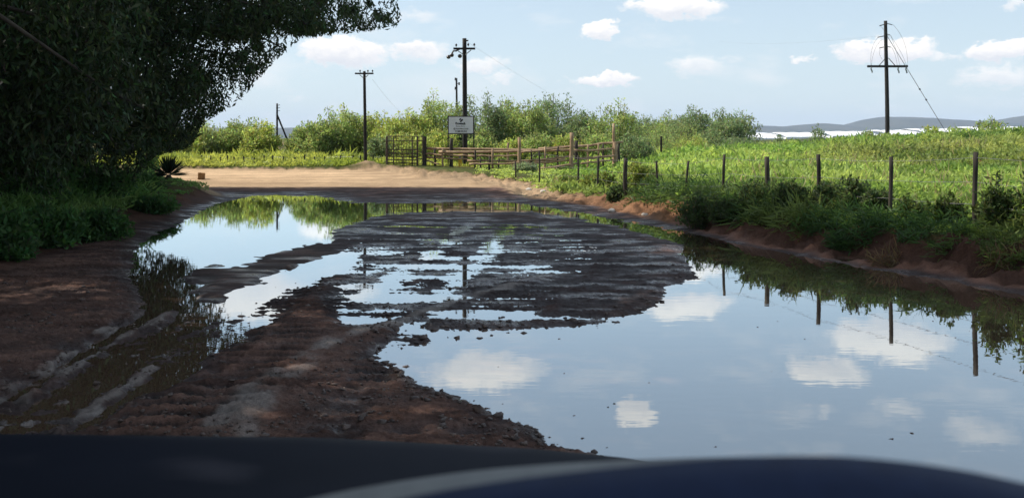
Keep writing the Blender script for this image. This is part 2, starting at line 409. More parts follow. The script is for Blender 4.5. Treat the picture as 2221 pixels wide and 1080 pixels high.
def ground(X, Y):
    """height, colour, wetness"""
    X = np.asarray(X, float); Y = np.asarray(Y, float)
    n = X.shape
    wob = fbm(X * .9, Y * .9, 3, 11)
    wobf = fbm(X * 3.1, Y * 3.1, 3, 41)
    # ---- the road bed
    z = np.full(n, .055); wet = np.zeros(n)
    near = (Y > 3.0) & (Y < 36) & (X > XL(Y) - 2) & (X < XR(Y) + 2)
    xs, ys = X[near], Y[near]
    u, v = to_uv(xs, ys)
    s = sd_poly(u, v, PUDDLE) 
    base = np.where(s > 0, .042 * np.tanh(s / 45), .07 * np.tanh(s / 60))
    st = sd_poly(u, v, STREAKS)
    base = np.where(s > 0, base + (np.minimum(base, .006) - base) * sstep(25, -25, st), base)
    st2 = sd_poly(u, v, STREAKS2)
    base = np.where(s > 0, base + (np.minimum(base, .017) - base) * sstep(25, -25, st2), base)
    rg = sd_poly(u, v, RIDGE)
    base = base + (np.maximum(base, .018) - base) * sstep(30, -24, rg + 26 * fbm(xs * 2.6, ys * 2.6, 3, 47))
    lp = sd_poly(u, v, LEFTPOOL)
    base = base + (np.minimum(base, -.010) - base) * sstep(30, -20, lp + 30 * fbm(xs * 1.7, ys * 1.7, 3, 51))
    for (pu, pv, ru, rv, dep) in POOLS:
        q = ((u - pu) / ru) ** 2 + ((v - pv) / rv) ** 2
        base = base - dep * np.exp(-q * 1.1)
    rut_m = np.zeros(xs.shape); sheen = np.zeros(xs.shape)
    for (pl, w, dep, sg) in RUTS:
        g = [((pu - U0) / F * (F * EYE / (pv - VH)), F * EYE / (pv - VH)) for pu, pv in pl]
        g = np.array(g); d2 = np.full(xs.shape, 1e9)
        jx = xs + .05 * vnoise(xs * 1.7, ys * 1.7, 5)
        for i in range(len(g) - 1):
            d2 = np.minimum(d2, seg_d2(jx, ys, g[i][0], g[i][1], g[i + 1][0], g[i + 1][1]))
        d = np.sqrt(d2)
        dep = dep * (.75 + .9 * fbm(xs * 1.6, ys * 1.6, 3, 48)); d = d + .06 * fbm(xs * 5, ys * 5, 2, 49)
        if sg > 0:
            base = base - dep * np.exp(-(d / w) ** 2 * 1.2) + dep * .30 * (1 + 1.6 * fbm(xs * 7, ys * 7, 3, 50)) * np.exp(-((d - 1.5 * w) / (.5 * w)) ** 2)
            rut_m = np.maximum(rut_m, np.exp(-(d / (2 * w)) ** 2))
        else:
            base = base + dep * np.exp(-(d / (w * 1.5)) ** 2); sheen = np.maximum(sheen, np.exp(-(d / w) ** 4))
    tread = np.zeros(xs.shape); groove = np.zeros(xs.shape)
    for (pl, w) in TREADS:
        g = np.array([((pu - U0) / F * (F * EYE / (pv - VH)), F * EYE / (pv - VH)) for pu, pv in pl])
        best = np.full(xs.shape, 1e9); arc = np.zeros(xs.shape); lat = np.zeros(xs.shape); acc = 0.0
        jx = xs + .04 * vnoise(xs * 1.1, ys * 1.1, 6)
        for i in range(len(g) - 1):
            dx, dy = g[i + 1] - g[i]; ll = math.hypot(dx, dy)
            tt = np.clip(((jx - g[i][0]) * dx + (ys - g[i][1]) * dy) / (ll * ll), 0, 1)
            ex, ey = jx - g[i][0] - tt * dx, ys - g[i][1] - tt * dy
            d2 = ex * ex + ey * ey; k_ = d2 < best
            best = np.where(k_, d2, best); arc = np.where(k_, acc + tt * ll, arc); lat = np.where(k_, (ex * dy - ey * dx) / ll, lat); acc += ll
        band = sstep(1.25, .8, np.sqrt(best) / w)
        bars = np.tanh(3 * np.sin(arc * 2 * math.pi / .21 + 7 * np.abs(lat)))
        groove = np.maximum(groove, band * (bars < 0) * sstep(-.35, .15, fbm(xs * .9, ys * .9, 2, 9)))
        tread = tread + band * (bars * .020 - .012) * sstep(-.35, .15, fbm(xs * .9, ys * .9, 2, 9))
    rough = 1 - .65 * sstep(24, 30, ys)
    land = sstep(-60, 10, s)
    lumps = fbm(xs * 2.0, ys * 2.0, 4, 21)
    fine = fbm(xs * 9, ys * 9, 3, 31)
    crumb = fbm(xs * 24, ys * 24, 2, 36)
    streak = fbm(xs * .9, ys * 6.5, 4, 46)
    pit = 1 - sstep(12, 20, ys)
    stz = sstep(30, -30, st); stw = np.maximum(stz, sstep(40, -30, st2))
    base = base + rough * land * (lumps * (1 - .65 * stw) * (.012 - .004 * sstep(11, 7, ys)) + fine * .008 + np.abs(fine) * .007 + (np.abs(crumb) * .020 - .005) * pit + streak * (.009 + .013 * stz)) + tread * land
    far = sstep(27.5, 30.5, ys + .8 * wob[near])
    base = base * (1 - far) + (.055 + .012 * lumps) * far
    z[near] = base
    shn = np.zeros(n); shn[near] = sheen; gr = np.zeros(n); gr[near] = groove
    # ---- far sandy junction
    sand = sstep(29.6, 31.2, Y + .7 * wob)
    z = z + sand * (.02 * wob + .36 * sstep(30.5, 38, Y))
    stf = np.zeros(n); stf[near] = stw
    # ---- colours of the bed
    h = z
    ws = sstep(-.25, .3, fbm(X * 1.1, Y * 4.2, 4, 56)) ; ws2 = sstep(-.2, .35, fbm(X * 3.0, Y * 7.0, 3, 57))
    wet = (1 - sstep(.002, .045, h)) * (.34 + .66 * ws * ws2) * (1 - sand) + .20 * ws * (1 - sand) + .35 * gr
    wet = np.clip(wet + stf * (.02 + .62 * ws * ws2), 0, 1)
    dry = np.array([.25, .140, .103]); damp = np.array([.066, .043, .039]); sandc = np.array([.425, .295, .182]); sheenc = np.array([.32, .275, .245])
    k = sstep(.0, .10, h + .02 * wobf)[..., None]
    c = damp * (1 - k) + dry * k
    c = c + (np.array([.047, .032, .031]) - c) * (.75 * stf[..., None])
    nearf = sstep(11, 7, Y)
    mot = fbm(X * 6, Y * 6, 4, 59, .7)
    c = c * (1 + (.25 - .15 * nearf) * wob)[..., None] * ((.72 + .5 * ws2) * (1 - nearf) + (.92 + .55 * mot) * nearf)[..., None] * (1 - .62 * gr)[..., None]  # tread grooves: shade painted into the colour, besides the damp
    c = c + (sheenc - c) * ((.75 * shn * sstep(-.5, .2, fbm(X * 3, Y * 3, 3, 58)))[..., None])  # wet sky sheen on ridge tops and the curved streak, painted as pale colour
    tracks = 1 + .13 * np.sin((Y - .10 * X) * 7 + 2.5 * wob) * sstep(-.4, .3, fbm(X * .4, Y * .7, 2, 63)) * sstep(31, 34, Y)
    sandv = sandc * (1 + .22 * fbm(X * .25, Y * .9, 4, 61)[..., None]) * tracks[..., None]
    pale = sstep(-4.0, -6.5, X + .25 * (Y - 34)) * sstep(32.4, 33.0, Y + .12 * (X + 8))
    sandv = sandv * (1 + .25 * pale[..., None])
    c = c * (1 - sand[..., None]) + sandv * sand[..., None]
    grassc = np.array([.075, .085, .028]) * (1 + .3 * wob[..., None]); clay = np.array([.105, .054, .037]) * (1 + .35 * wobf[..., None])
    # ---- left verge
    dl = XL(Y) - X + .25 * wob
    wl = sstep(-.1, .25, dl)
    zl = .06 + .36 * sstep(0, 1.5, dl) + .35 * sstep(1.5, 6, dl) + .05 * wobf * sstep(0, .5, dl)
    zl = np.where(Y > 31, .06 + .36 * sstep(30.5, 38, Y) + .12 * sstep(0, 3, dl) + .03 * wobf, zl)
    # ---- right bank and the field beyond it
    dr = X - XR(Y) + .18 * wob + .10 * wobf
    wr = sstep(-.1, .2, dr)
    bh = np.interp(Y, [0, 14, 20, 24, 30, 60], [.42, .40, .40, .25, .14, .14])
    bw = np.interp(Y, [0, 14, 20, 24, 60], [1.15, 1.15, 1.1, 1.6, 2.0])
    under = fbm(X * 2.2, Y * 2.2, 3, 71)
    az_ = X / np.maximum(Y, 1)
    gully = np.abs(fbm(X * 3.6, Y * 2.2, 3, 72)); rag = fbm(X * 11, Y * 11, 3, 73)
    zr = .03 + bh * sstep(.0, 1, (dr + .25 * under) / bw) + (.05 * under - .16 * gully + .055 * rag) * sstep(0, .3, dr) * (1 - .7 * sstep(1.2, 2.2, dr)) + .36 * sstep(29, 37, Y) * (1 - sstep(.06, .14, az_))
    yc = np.interp(az_, [0, .12, .186, .376, .6], [46, 44, 41, 51, 50])
    cr = CREST(az_)
    ramp = sstep(0, 1, (Y - 14) / (yc - 14)) * sstep(.4, 3, dr)
    hump = .16 * fbm(X * .22, Y * .22, 3, 81) * ramp
    zr = zr + (cr - .5 + 0) * ramp * (cr > .5) + hump
    zr = np.where(Y > yc, zr * (1 - sstep(0, 22, Y - yc) * .55), zr)
    # ---- back verge
    yb = YB(X) + 1.0 * wob
    db = Y - yb
    zb = .42 + .15 * sstep(0, 4, db) + .2 * sstep(4, 20, db) + .62 * sstep(1.2, 6.5, db) * sstep(-4.6, -6.6, X)
    zz = z
    for (w_, z_, d_, side) in ((wl, zl, dl, 'l'), (wr, zr, dr, 'r')):
        zz = zz * (1 - w_) + z_ * w_
        g_ = sstep(.55, 1.3, d_ + .5 * wobf) if side == 'l' else sstep(.8, 1.5, d_ + .5 * wobf)
        if side == 'l': g_ = np.where(Y > 33, sstep(1, 3, d_), g_)
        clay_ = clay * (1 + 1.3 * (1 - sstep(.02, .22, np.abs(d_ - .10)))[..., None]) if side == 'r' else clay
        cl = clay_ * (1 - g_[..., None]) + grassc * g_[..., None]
        lit_ = (sstep(17.6, 18.6, Y) * (1 - g_))[..., None] if side == 'r' else ((Y > 26) * (1 - g_))[..., None]  # sunlit stretch of bank painted a brighter clay, the tree-shaded stretch a darker one
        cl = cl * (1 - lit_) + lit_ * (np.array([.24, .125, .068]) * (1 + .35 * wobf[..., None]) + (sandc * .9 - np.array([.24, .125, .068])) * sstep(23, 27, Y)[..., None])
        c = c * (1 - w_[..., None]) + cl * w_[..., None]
        wet = wet * (1 - w_) + w_ * .15 * (1 - sstep(.05, .25, z_))
    wb = sstep(-.2, .6, db) * (1 - wr)
    zz = zz * (1 - wb) + zb * wb
    gb = sstep(.2, 1.2, db + .4 * wobf)
    cb = sandc * (1 - gb[..., None]) + grassc * gb[..., None]
    c = c * (1 - wb[..., None]) + cb * wb[..., None]
    wet = wet * (1 - wb)
    # bare reddish patch inside the pen and on the embankment
    bp_ = np.exp(-(((X + .6) / 1.3) ** 2 + ((Y - 38.3) / 1.3) ** 2)) + .9 * np.exp(-(((X - 15.5) / 2.0) ** 2 + ((Y - 31) / 1.6) ** 2))
    c = c + (np.array([.30, .15, .085]) - c) * np.clip(bp_, 0, 1)[..., None]
    # sand heaps at the edge of the junction and round the pole foot
    for (hx, hy, hr, hh) in ((-5.62, 37.2, .45, .16), (-5.0, 36.4, .6, .10), (-3.45, 34.4, .4, .10), (-2.95, 34.0, .4, .12), (-2.4, 33.6, .35, .10), (-1.75, 32.9, .4, .12), (-1.0, 31.6, .35, .10), (-.4, 30.6, .3, .10), (.1, 28.6, .3, .08)):
        g = np.exp(-(((X - hx) / hr) ** 2 + ((Y - hy) / (hr * .7)) ** 2)) * (1 + .9 * wobf + .5 * fbm(X * 7, Y * 7, 2, 44))
        zz = zz + hh * g
        c = c + (sandc * .85 - c) * np.clip(g * 1.3, 0, 1)[..., None]
    # far country rises a little to the right
    fr_ = sstep(150, 500, Y)
    zz = zz + fr_ * np.clip((az_ - .2) * 10, 0, 4.0)
    zz = np.where(np.hypot(X, Y) > 70, zz + 0 * zz, zz)
    return zz, np.clip(c, .01, .9), np.clip(wet, 0, 1)
def gz(x, y):
    return float(ground(np.array([x]), np.array([y]))[0][0])

def build_terrain():
    th_d = np.arctan((np.arange(-140, 2362, 3.6) - U0) / F)
    th = np.concatenate([th_d, np.linspace(th_d[-1] + .02, 2 * math.pi + th_d[0] - .02, 110)])
    r = np.concatenate([np.linspace(.4, 3.6, 14), np.geomspace(3.75, 70, 760), np.geomspace(71.5, 4000, 90)])
    TH, RR = np.meshgrid(th, r)
    X = (RR * np.sin(TH)).ravel(); Y = (RR * np.cos(TH)).ravel()
    z, c, w = ground(X, Y)
    nr, nc = len(r), len(th)
    idx = np.arange(nr * nc).reshape(nr, nc)
    a = idx[:-1]; b = idx[1:]
    Q = np.stack([a, np.roll(a, -1, 1), np.roll(b, -1, 1), b], -1).reshape(-1, 4)[:, ::-1]
    me = np_mesh("ground", np.stack([X, Y, z], 1), Q, smooth=True)
    at = me.attributes.new("col", 'FLOAT_COLOR', 'POINT')
    cc = np.ones((len(X), 4), np.float32); cc[:, :3] = c
    at.data.foreach_set("color", cc.ravel())
    aw = me.attributes.new("wet", 'FLOAT', 'POINT'); aw.data.foreach_set("value", w.astype(np.float32))
    o = link("ground", me, M_ground)
    return tag(o, kind='structure')
build_terrain()

def build_water():
    xs = np.linspace(-7.2, 7.2, 30); ys = np.linspace(2.0, 31, 40)
    Xg, Yg = np.meshgrid(xs, ys)
    idx = np.arange(Xg.size).reshape(Xg.shape)
    Q = np.stack([idx[:-1, :-1], idx[:-1, 1:], idx[1:, 1:], idx[1:, :-1]], -1).reshape(-1, 4)
    o = link("water", np_mesh("water", np.stack([Xg.ravel(), Yg.ravel(), np.zeros(Xg.size)], 1), Q), M_water)
    tag(o, kind='structure')
build_water()

def build_hills():
    prof = [(-1600, 276), (-600, 272), (0, 277), (700, 278), (1300, 279), (1640, 273), (1700, 274), (1740, 271), (1780, 268), (1810, 270), (1838, 272), (1856, 266), (1880, 259), (1915, 254), (1960, 254.5),
            (2010, 256), (2060, 259), (2100, 262), (2140, 263), (2180, 259), (2221, 252), (2300, 246), (2420, 250), (2600, 262), (3000, 270), (4200, 276)]
    pu = np.array([a for a, b in prof], float); pv = np.array([b for a, b in prof], float)
    u = np.arange(-1600, 4200, 8.0)
    D = 3000.0
    Xc = (u - U0) / F * D
    hgt = EYE + (VH - np.interp(u, pu, pv)) / F * D + 2.0 * fbm(u * .02, u * 0, 4, 91)
    dep = np.linspace(-1, 1, 25)
    Vv = []
    for k in dep:
        yy = D + 500 * k + 40 * fbm(Xc * .004, Xc * 0 + k * 3, 3, 95)
        zz = -3 + (hgt + 3) * (1 - np.abs(k) ** 1.6) * (1 + .25 * (1 - (1 - abs(k))) * fbm(Xc * .006, Xc * 0 + k * 5, 3, 97))
        Vv.append(np.stack([Xc, yy, zz], 1))
    Vv = np.concatenate(Vv); n = len(u)
    idx = np.arange(len(dep) * n).reshape(len(dep), n)
    Q = np.stack([idx[:-1, :-1], idx[:-1, 1:], idx[1:, 1:], idx[1:, :-1]], -1).reshape(-1, 4)
    tag(link("hills", np_mesh("hills", Vv, Q, smooth=True), M_hill), kind='structure')
build_hills()

# ------------------------------------------------------------------ far greenhouses
def greenhouse(u0, u1, D, ztop, label):
    x0, x1 = (u0 - U0) / F * D, (u1 - U0) / F * D
    zb = gz((x0 + x1) / 2, D) - .3
    t_ = thing("greenhouse", label, "greenhouse", ((x0 + x1) / 2, D, zb), "white net houses far beyond the embankment")
    W = x1 - x0; h = ztop - zb
    nb = max(3, int(W / 8))
    roof = MB(); 
    for i in range(nb):
        a = -W / 2 + W / nb * i; b = a + W / nb
        th = np.linspace(0, math.pi, 9); sc_ = np.sin(th)
        xx = (a + b) / 2 - (b - a) / 2 * np.cos(th)
        rows = [(0, h * (.30 + .03 * sc_)), (10, h * (.72 + .06 * sc_)), (24, h * (.90 + .10 * sc_)), (40, h * (.70 + .1 * sc_))]
        V = [(x, y, z) for y, zz in rows for x, z in zip(xx, zz)]
        roof.add(V, [(r_ * 9 + j, r_ * 9 + j + 1, r_ * 9 + 10 + j, r_ * 9 + 9 + j) for r_ in range(3) for j in range(8)])
    roof.build("roof", M_white, t_)
    w_ = MB(); w_.box((0, 20, h * .15), (W - .1, 39.8, h * .30 - .02)); w_.build("wall", M_white, t_)
for (u0, u1, D, vt, lab) in [(1560, 1700, 420, 287.5, "low white greenhouse, leftmost of the row, part hidden behind the tall bushes"),
                             (1706, 1800, 425, 286.5, "low white greenhouse showing above the embankment left of the tall pole"),
                             (1806, 1912, 415, 284, "white greenhouse just left of the tall pole on the embankment"),
                             (1930, 2010, 410, 281, "bright white greenhouse right of the tall pole, left of the small crest bush"),
                             (2014, 2125, 405, 278, "long bright white greenhouse right of the small crest bush"),
                             (2131, 2330, 400, 273.5, "white greenhouse behind the tall weeds, rightmost of the row")]:
    greenhouse(u0, u1, D, EYE + (VH - vt) / F * D, lab)

# ------------------------------------------------------------------ poles
def pole_mesh(h, r0, r1, lean=(0, 0), wob=.0):
    m = MB(); zs = np.linspace(-.6, h, 14)
    tt = np.clip(zs / h, 0, 1)
    pts = np.stack([lean[0] * tt + wob * np.sin(tt * 5), lean[1] * tt, zs], 1)
    m.tube(pts, r0 + (r1 - r0) * tt, 10); return m
def insulator(c, up=1, s=1.0):
    m = MB(); x, y, z = c
    zz = np.array([0, .05, .06, .10, .11, .15, .16, .19]) * up * s
    rr = np.array([.02, .02, .06, .05, .065, .05, .04, .012]) * s
    m.tube(np.stack([np.full(8, x), np.full(8, y), z + zz], 1), rr, 8); return m
def beam(m, a, b, r, k=6): m.tube(np.array([a, b]), r, k)

# the pole behind the sign
Y = 38.6; b = PX(1009, 372, Y); g0 = gz(b[0], Y); H = PX(1009, 84, Y)[2] - g0
p1 = thing("utility_pole", "dark timber pole with three dangling insulators standing behind the white sign", "utility pole", (b[0], Y, g0), "timber utility poles")
pole_mesh(H, .105, .082, (-.03, 0)).build("pole", M_pole, p1, smooth=True)
def loc(u, v): q = PX(u, v, Y); return (q[0] - b[0], -.16, q[2] - g0)
m = MB(); a0, a1 = loc(984, 107), loc(1031, 105); m.box(((a0[0] + a1[0]) / 2, -.17, a0[2]), (a1[0] - a0[0], .07, .08)); m.build("crossarm", M_pole, p1)
m = MB(); beam(m, loc(994, 112), loc(1006, 120), .018); beam(m, loc(1022, 110), loc(1010, 120), .018); m.build("brace", M_wire, p1)
for (u, v) in ((990, 105), (1016, 104), (1029, 104)):
    q = loc(u, v); insulator((q[0], q[1], q[2] + .03), 1, .7).build("insulator", M_ins, p1)
m = MB(); q0, q1 = loc(981, 118), loc(999, 110)
m.tube(np.array([loc(997, 108), loc(990, 112), loc(984, 112), loc(979, 121), loc(975, 124)]), .035, 6); m.build("bracket", M_steel, p1)
for (u, v) in ((973.5, 125), (980.5, 121), (998, 123)):
    q = loc(u, v); m = MB(); th = np.linspace(-1, 1, 7) * math.pi / 2
    m.tube(np.stack([np.full(7, q[0]), np.full(7, q[1]), q[2] + .08 * np.sin(th)], 1), .083 * np.cos(th) + .004, 9); o = m.build("dangling_insulator", M_ins, p1, smooth=True)
q = loc(1011, 90); m = MB(); m.box((q[0] - .05, -.06, q[2]), (.10, .12, .16)); m.tube(np.array([(q[0], -.1, q[2]), (q[0] + .09, -.1, q[2] + .02)]), .03, 7); m.build("top_bracket", M_steel, p1)
P1TOP = np.array([b[0], Y, g0 + H])

# the pole left of the gate
Y = 37.4; b = PX(793, 362, Y); g0 = gz(b[0], Y) - .05; H = PX(791, 155, Y)[2] - g0
p2 = thing("utility_pole", "slim dark T-shaped timber pole standing in a sand heap left of the metal gate", "utility pole", (b[0], Y, g0), "timber utility poles")
pole_mesh(H, .068, .052, (-.05, 0)).build("pole", M_pole, p2, smooth=True)
def loc2(u, v): q = PX(u, v, Y); return (q[0] - b[0], -.12, q[2] - g0)
m = MB(); a0, a1 = loc2(771, 160.5), loc2(811, 160); m.box(((a0[0] + a1[0]) / 2, -.13, a0[2]), (a1[0] - a0[0], .055, .06)); m.build("crossarm", M_pole, p2)
m = MB(); beam(m, loc2(781, 163), loc2(789, 170), .014); beam(m, loc2(800, 163), loc2(793, 170), .014); m.build("brace", M_wire, p2)
for (u, v) in ((782, 160), (799, 160), (809, 160)):
    q = loc2(u, v); insulator((q[0], q[1], q[2] + .03), 1, .55).build("insulator", M_ins, p2)
P2TOP = np.array([b[0], Y, g0 + H])

# two distant poles
Y = 54.0; b = PX(601, 300, Y); g0 = gz(b[0], Y); H = PX(601, 225, Y)[2] - g0
p3 = thing("utility_pole", "thin distant pole with a slanting strut rising from the bushes at the left", "utility pole", (b[0], Y, g0), "timber utility poles")
pole_mesh(H, .062, .05).build("pole", M_pole, p3, smooth=True)
def loc3(u, v): q = PX(u, v, Y); return (q[0] - b[0], -.12, q[2] - g0)
m = MB(); beam(m, loc3(602, 249), (loc3(640, 285)[0], -.2, .2), .05, 8); m.build("strut", M_pole, p3)
for (u, v) in ((605, 229), (605, 235), (605, 241)):
    q = loc3(u, v); m = MB(); beam(m, (.04, -.05, q[2]), (.17, -.05, q[2] + .02), .016); m.build("insulator", M_ins, p3)
Y = 64.0; b = PX(992, 300, Y); g0 = gz(b[0], Y); H = PX(992, 170, Y)[2] - g0
p4 = thing("utility_pole", "thin distant pole seen just left of the big pole, rising out of the bushes", "utility pole", (b[0], Y, g0), "timber utility poles")
pole_mesh(H, .08, .06, (-.06, 0)).build("pole", M_pole, p4, smooth=True)
def loc4(u, v): q = PX(u, v, Y); return (q[0] - b[0], -.12, q[2] - g0)
for (u, v, sgn) in ((988, 172, -1), (996, 182, 1), (988, 192, -1)):
    q = loc4(u, v); m = MB(); beam(m, (0, -.1, q[2]), (q[0], -.1, q[2]), .02); m.tube(np.array([(q[0], -.1, q[2] - .1), (q[0], -.1, q[2] + .08)]), .055, 8); m.build("insulator", M_ins, p4)

# the pole on the embankment
Y = 58.0; b = PX(1925, 290, Y); g0 = gz(b[0], Y); H = PX(1921, 46, Y)[2] - g0
p5 = thing("utility_pole", "tall dark pole with low crossarm and looping wires on the grassy embankment", "utility pole", (b[0], Y, g0), "timber utility poles")
pole_mesh(H, .135, .10, (-.11, 0), .012).build("pole", M_pole, p5, smooth=True)
def loc5(u, v, dy=-.15): q = PX(u, v, Y); return (q[0] - b[0], dy, q[2] - g0)
m = MB(); a0, a1 = loc5(1879, 145), loc5(1966, 144); m.box(((a0[0] + a1[0]) / 2, -.17, a0[2]), (a1[0] - a0[0], .12, .13)); m.build("crossarm", M_pole, p5)
m = MB(); beam(m, loc5(1905, 143), loc5(1919, 127), .022); beam(m, loc5(1939, 143), loc5(1925, 127), .022); m.build("brace", M_pole, p5)
for (u, v) in ((1887, 147), (1945, 148), (1962, 148)):
    m = MB(); m.tube(np.array([loc5(u, v, -.25), loc5(u - 1, v + 4, -.25), loc5(u + 1, v + 8, -.25), loc5(u + 1.5, v + 12, -.25)]), .045, 7); m.build("insulator", M_ins_grey, p5)
for (u0, v0, u1, v1) in ((1907, 57, 1917, 54), (1903, 82, 1917, 79), (1907, 105, 1916, 103), (1924, 52, 1935, 55), (1924, 77, 1929, 76), (1923, 102, 1931, 103)):
    m = MB(); beam(m, loc5(u0, v0, -.05), loc5(u1, v1, -.05), .03); m.build("strain_insulator", M_ins if u0 < 1920 else M_ins_grey, p5)
def quad(a, c, b_, n=14):
    a, c, b_ = map(np.array, (a, c, b_)); tt = np.linspace(0, 1, n)[:, None]
    return a * (1 - tt) ** 2 + c * 2 * tt * (1 - tt) + b_ * tt ** 2
for (a, c, e) in (((1935, 55), (1968, 90), (1966, 143)), ((1903, 82), (1884, 100), (1887, 145)), ((1912, 86), (1890, 105), (1888, 145)), ((1907, 105), (1903, 122), (1912, 130)),
                  ((1929, 77), (1945, 115), (1949, 143)), ((1931, 103), (1940, 115), (1944, 143)), ((1929, 78), (1952, 110), (1964, 143)), ((1907, 57), (1915, 66), (1928, 80))):
    m = MB(); m.tube(quad(loc5(*a), loc5(*c), loc5(*e)), .008, 5); m.build("jumper_wire", M_wire, p5)
s_end = PX(2062, 262, Y - 2); s_end[2] = gz(s_end[0], Y - 2)
m = MB(); m.tube(np.array([np.array(loc5(1923, 77, 0)), np.array([s_end[0] - b[0], -2, s_end[2] - g0])]), .017, 5)
m.build("stay_wire", M_wire, p5)
for f_ in (.52, .62):
    A = np.array(loc5(1923, 77, 0)); B = np.array([s_end[0] - b[0], -2, s_end[2] - g0]); 
    m = MB(); m.tube(np.array([A + (B - A) * f_, A + (B - A) * (f_ + .012)]), .05, 7); m.build("stay_insulator", M_ins, p5)
P5TOP = np.array([b[0], Y, g0 + H])
def powerline(name, label, A, B, sag):
    tt = np.linspace(0, 1, 30)[:, None]
    pts = A * (1 - tt) + B * tt; pts[:, 2] -= (4 * sag * tt * (1 - tt))[:, 0]
    m = MB(); m.tube(pts, .0032, 5); tag(m.build(name, M_wire), label, "power line", "power lines between the poles")
powerline("power_line", "thin wire sagging from the pole behind the sign down to the far right bushes", P1TOP + [.1, 0, -.15], PX(1330, 262, 110), .5)
powerline("power_line", "thin wire running from the T-shaped pole down to the bushes at its right", P2TOP + [.25, 0, -.3], PX(905, 262, 80), .4)
powerline("power_line", "thin wire from the embankment pole sagging away to the left", P5TOP + [-.5, 0, -.9], PX(1560, 90, 130), .4)

# ------------------------------------------------------------------ sign board
Y = 38.0; sx0, sx1 = PX(972, 0, Y)[0], PX(1027.5, 0, Y)[0]
bx = (sx0 + sx1) / 2; g0 = gz(bx, Y)
sg = thing("sign_board", "white farm sign board on two thin dark legs in front of a timber pole", "sign", (bx, Y, g0))
zt, zb = PX(0, 252, Y)[2] - g0, PX(0, 291.5, Y)[2] - g0
for x in (sx0 - bx, sx1 - bx):
    m = MB(); m.box((x, 0, (zt + .0 - .4) / 2), (.044, .04, zt + .4)); m.build("leg", M_post, sg)
m = MB(); W = sx1 - sx0
m.box((0, 0, zt - .02), (W - .046, .036, .04)); m.build("frame_bar", M_post, sg)
m = MB(); m.box((0, 0, zb + .02), (W - .046, .036, .04)); m.build("frame_bar", M_post, sg)
m = MB(); m.box((0, -.012, (zt + zb) / 2), (W - .05, .018, zt - zb - .074)); m.build("panel", M_sign, sg)
def text(s, size, x, z, mat, name="lettering", bold=0.0, xs=1.0):
    cu = bpy.data.curves.new(name, 'FONT'); cu.body = s; cu.size = size; cu.align_x = 'CENTER'; cu.align_y = 'CENTER'; cu.offset = bold; cu.extrude = .002
    ob = bpy.data.objects.new(name, cu); COL.objects.link(ob)
    me = bpy.data.meshes.new_from_object(ob)
    bpy.data.objects.remove(ob)
    o = link(name, me, mat, sg); o.location = (x, -.0245, z); o.rotation_euler = (R(90), 0, 0); o.scale = (xs, 1, 1)
    return o
def sz(v): return PX(0, v, Y)[2] - g0
text("Brownch", .124, -.02, sz(268.5), M_ink, bold=.006, xs=.86)
text("Boerdery", .08, -.02, sz(274.2), M_inkgrey, xs=1.15)
text("@ boerdery.co.za", .084, 0, sz(279.5), M_inkgrey, bold=.002, xs=.95)
text("Tel 083 552 014", .092, 0, sz(285.5), M_ink, bold=.003, xs=.75)
m = MB()
for (dx, dz, w, h) in ((-.028, .036, .104, .052), (.024, -.016, .16, .068)):
    th = np.linspace(0, 2 * math.pi, 17)[:-1]
    e = np.stack([w / 2 * np.cos(th), np.zeros(16), h / 2 * np.sin(th)], 1)
    rot = np.array(Matrix.Rotation(R(-48), 3, 'Y')); e = e @ rot.T
    V = np.concatenate([e + [dx, -.028, dz], e + [dx, -.0215, dz]])
    m.add(V, [(i, (i + 1) % 16, 16 + (i + 1) % 16, 16 + i) for i in range(16)])
    m.add(np.concatenate([e + [dx, -.028, dz], [[dx, -.028, dz]]]), [(i, (i + 1) % 16, 16, 16) for i in range(16)])
o = m.build("emblem", M_ink, sg); o.location = (0, 0, sz(261.2))

# ------------------------------------------------------------------ metal gate
Y = 37.0; gx0, gx1 = PX(839, 0, Y)[0], PX(921, 0, Y)[0]; cx = (gx0 + gx1) / 2; g0 = gz(cx, Y)
gt = thing("metal_gate", "rusty metal farm gate of bars and mesh between two posts", "gate", (cx, Y, g0))
def zz_(v, yy=None): return PX(0, v, yy or Y)[2] - g0
def lx(u): return PX(u, 0, Y)[0] - cx
for (u, w, v) in ((839, .05, 296), (920.5, .13, 296)):
    m = MB(); m.tube(np.array([(lx(u), 0, -.4), (lx(u), 0, zz_(v))]), w / 2 + .02, 8); m.build("post", M_post if w > .1 else M_steel, gt)
for v in (325, 333, 340, 347, 354, 360):
    m = MB(); m.tube(np.array([(lx(839), -.02, zz_(v - .5)), (lx(906), -.02, zz_(v + .5))]), .022, 6); m.build("bar", M_steel, gt)
for u in (854, 874, 895, 906):
    m = MB(); m.tube(np.array([(lx(u), -.03, zz_(365)), (lx(u), -.03, zz_(297 if u != 874 else 340))]), .022 if u != 906 else .03, 6); m.build("upright", M_steel, gt)
for v in (296, 306):
    m = MB(); m.tube(np.array([(lx(840), -.01, zz_(v)), (lx(919), -.01, zz_(v))]), .018, 6); m.build("bar", M_steel, gt)
m = MB()
for u in np.arange(843, 920, 5.5): m.tube(np.array([(lx(u), .02, zz_(362)), (lx(u), .02, zz_(295 + 3 * math.sin(u)))]), .007, 4)
m.build("mesh_panel", M_steel, gt)
for v in (330, 345): 
    m = MB(); m.tube(np.array([(lx(906), -.02, zz_(v)), (lx(920), -.02, zz_(v))]), .016, 6); m.build("bar", M_steel, gt)

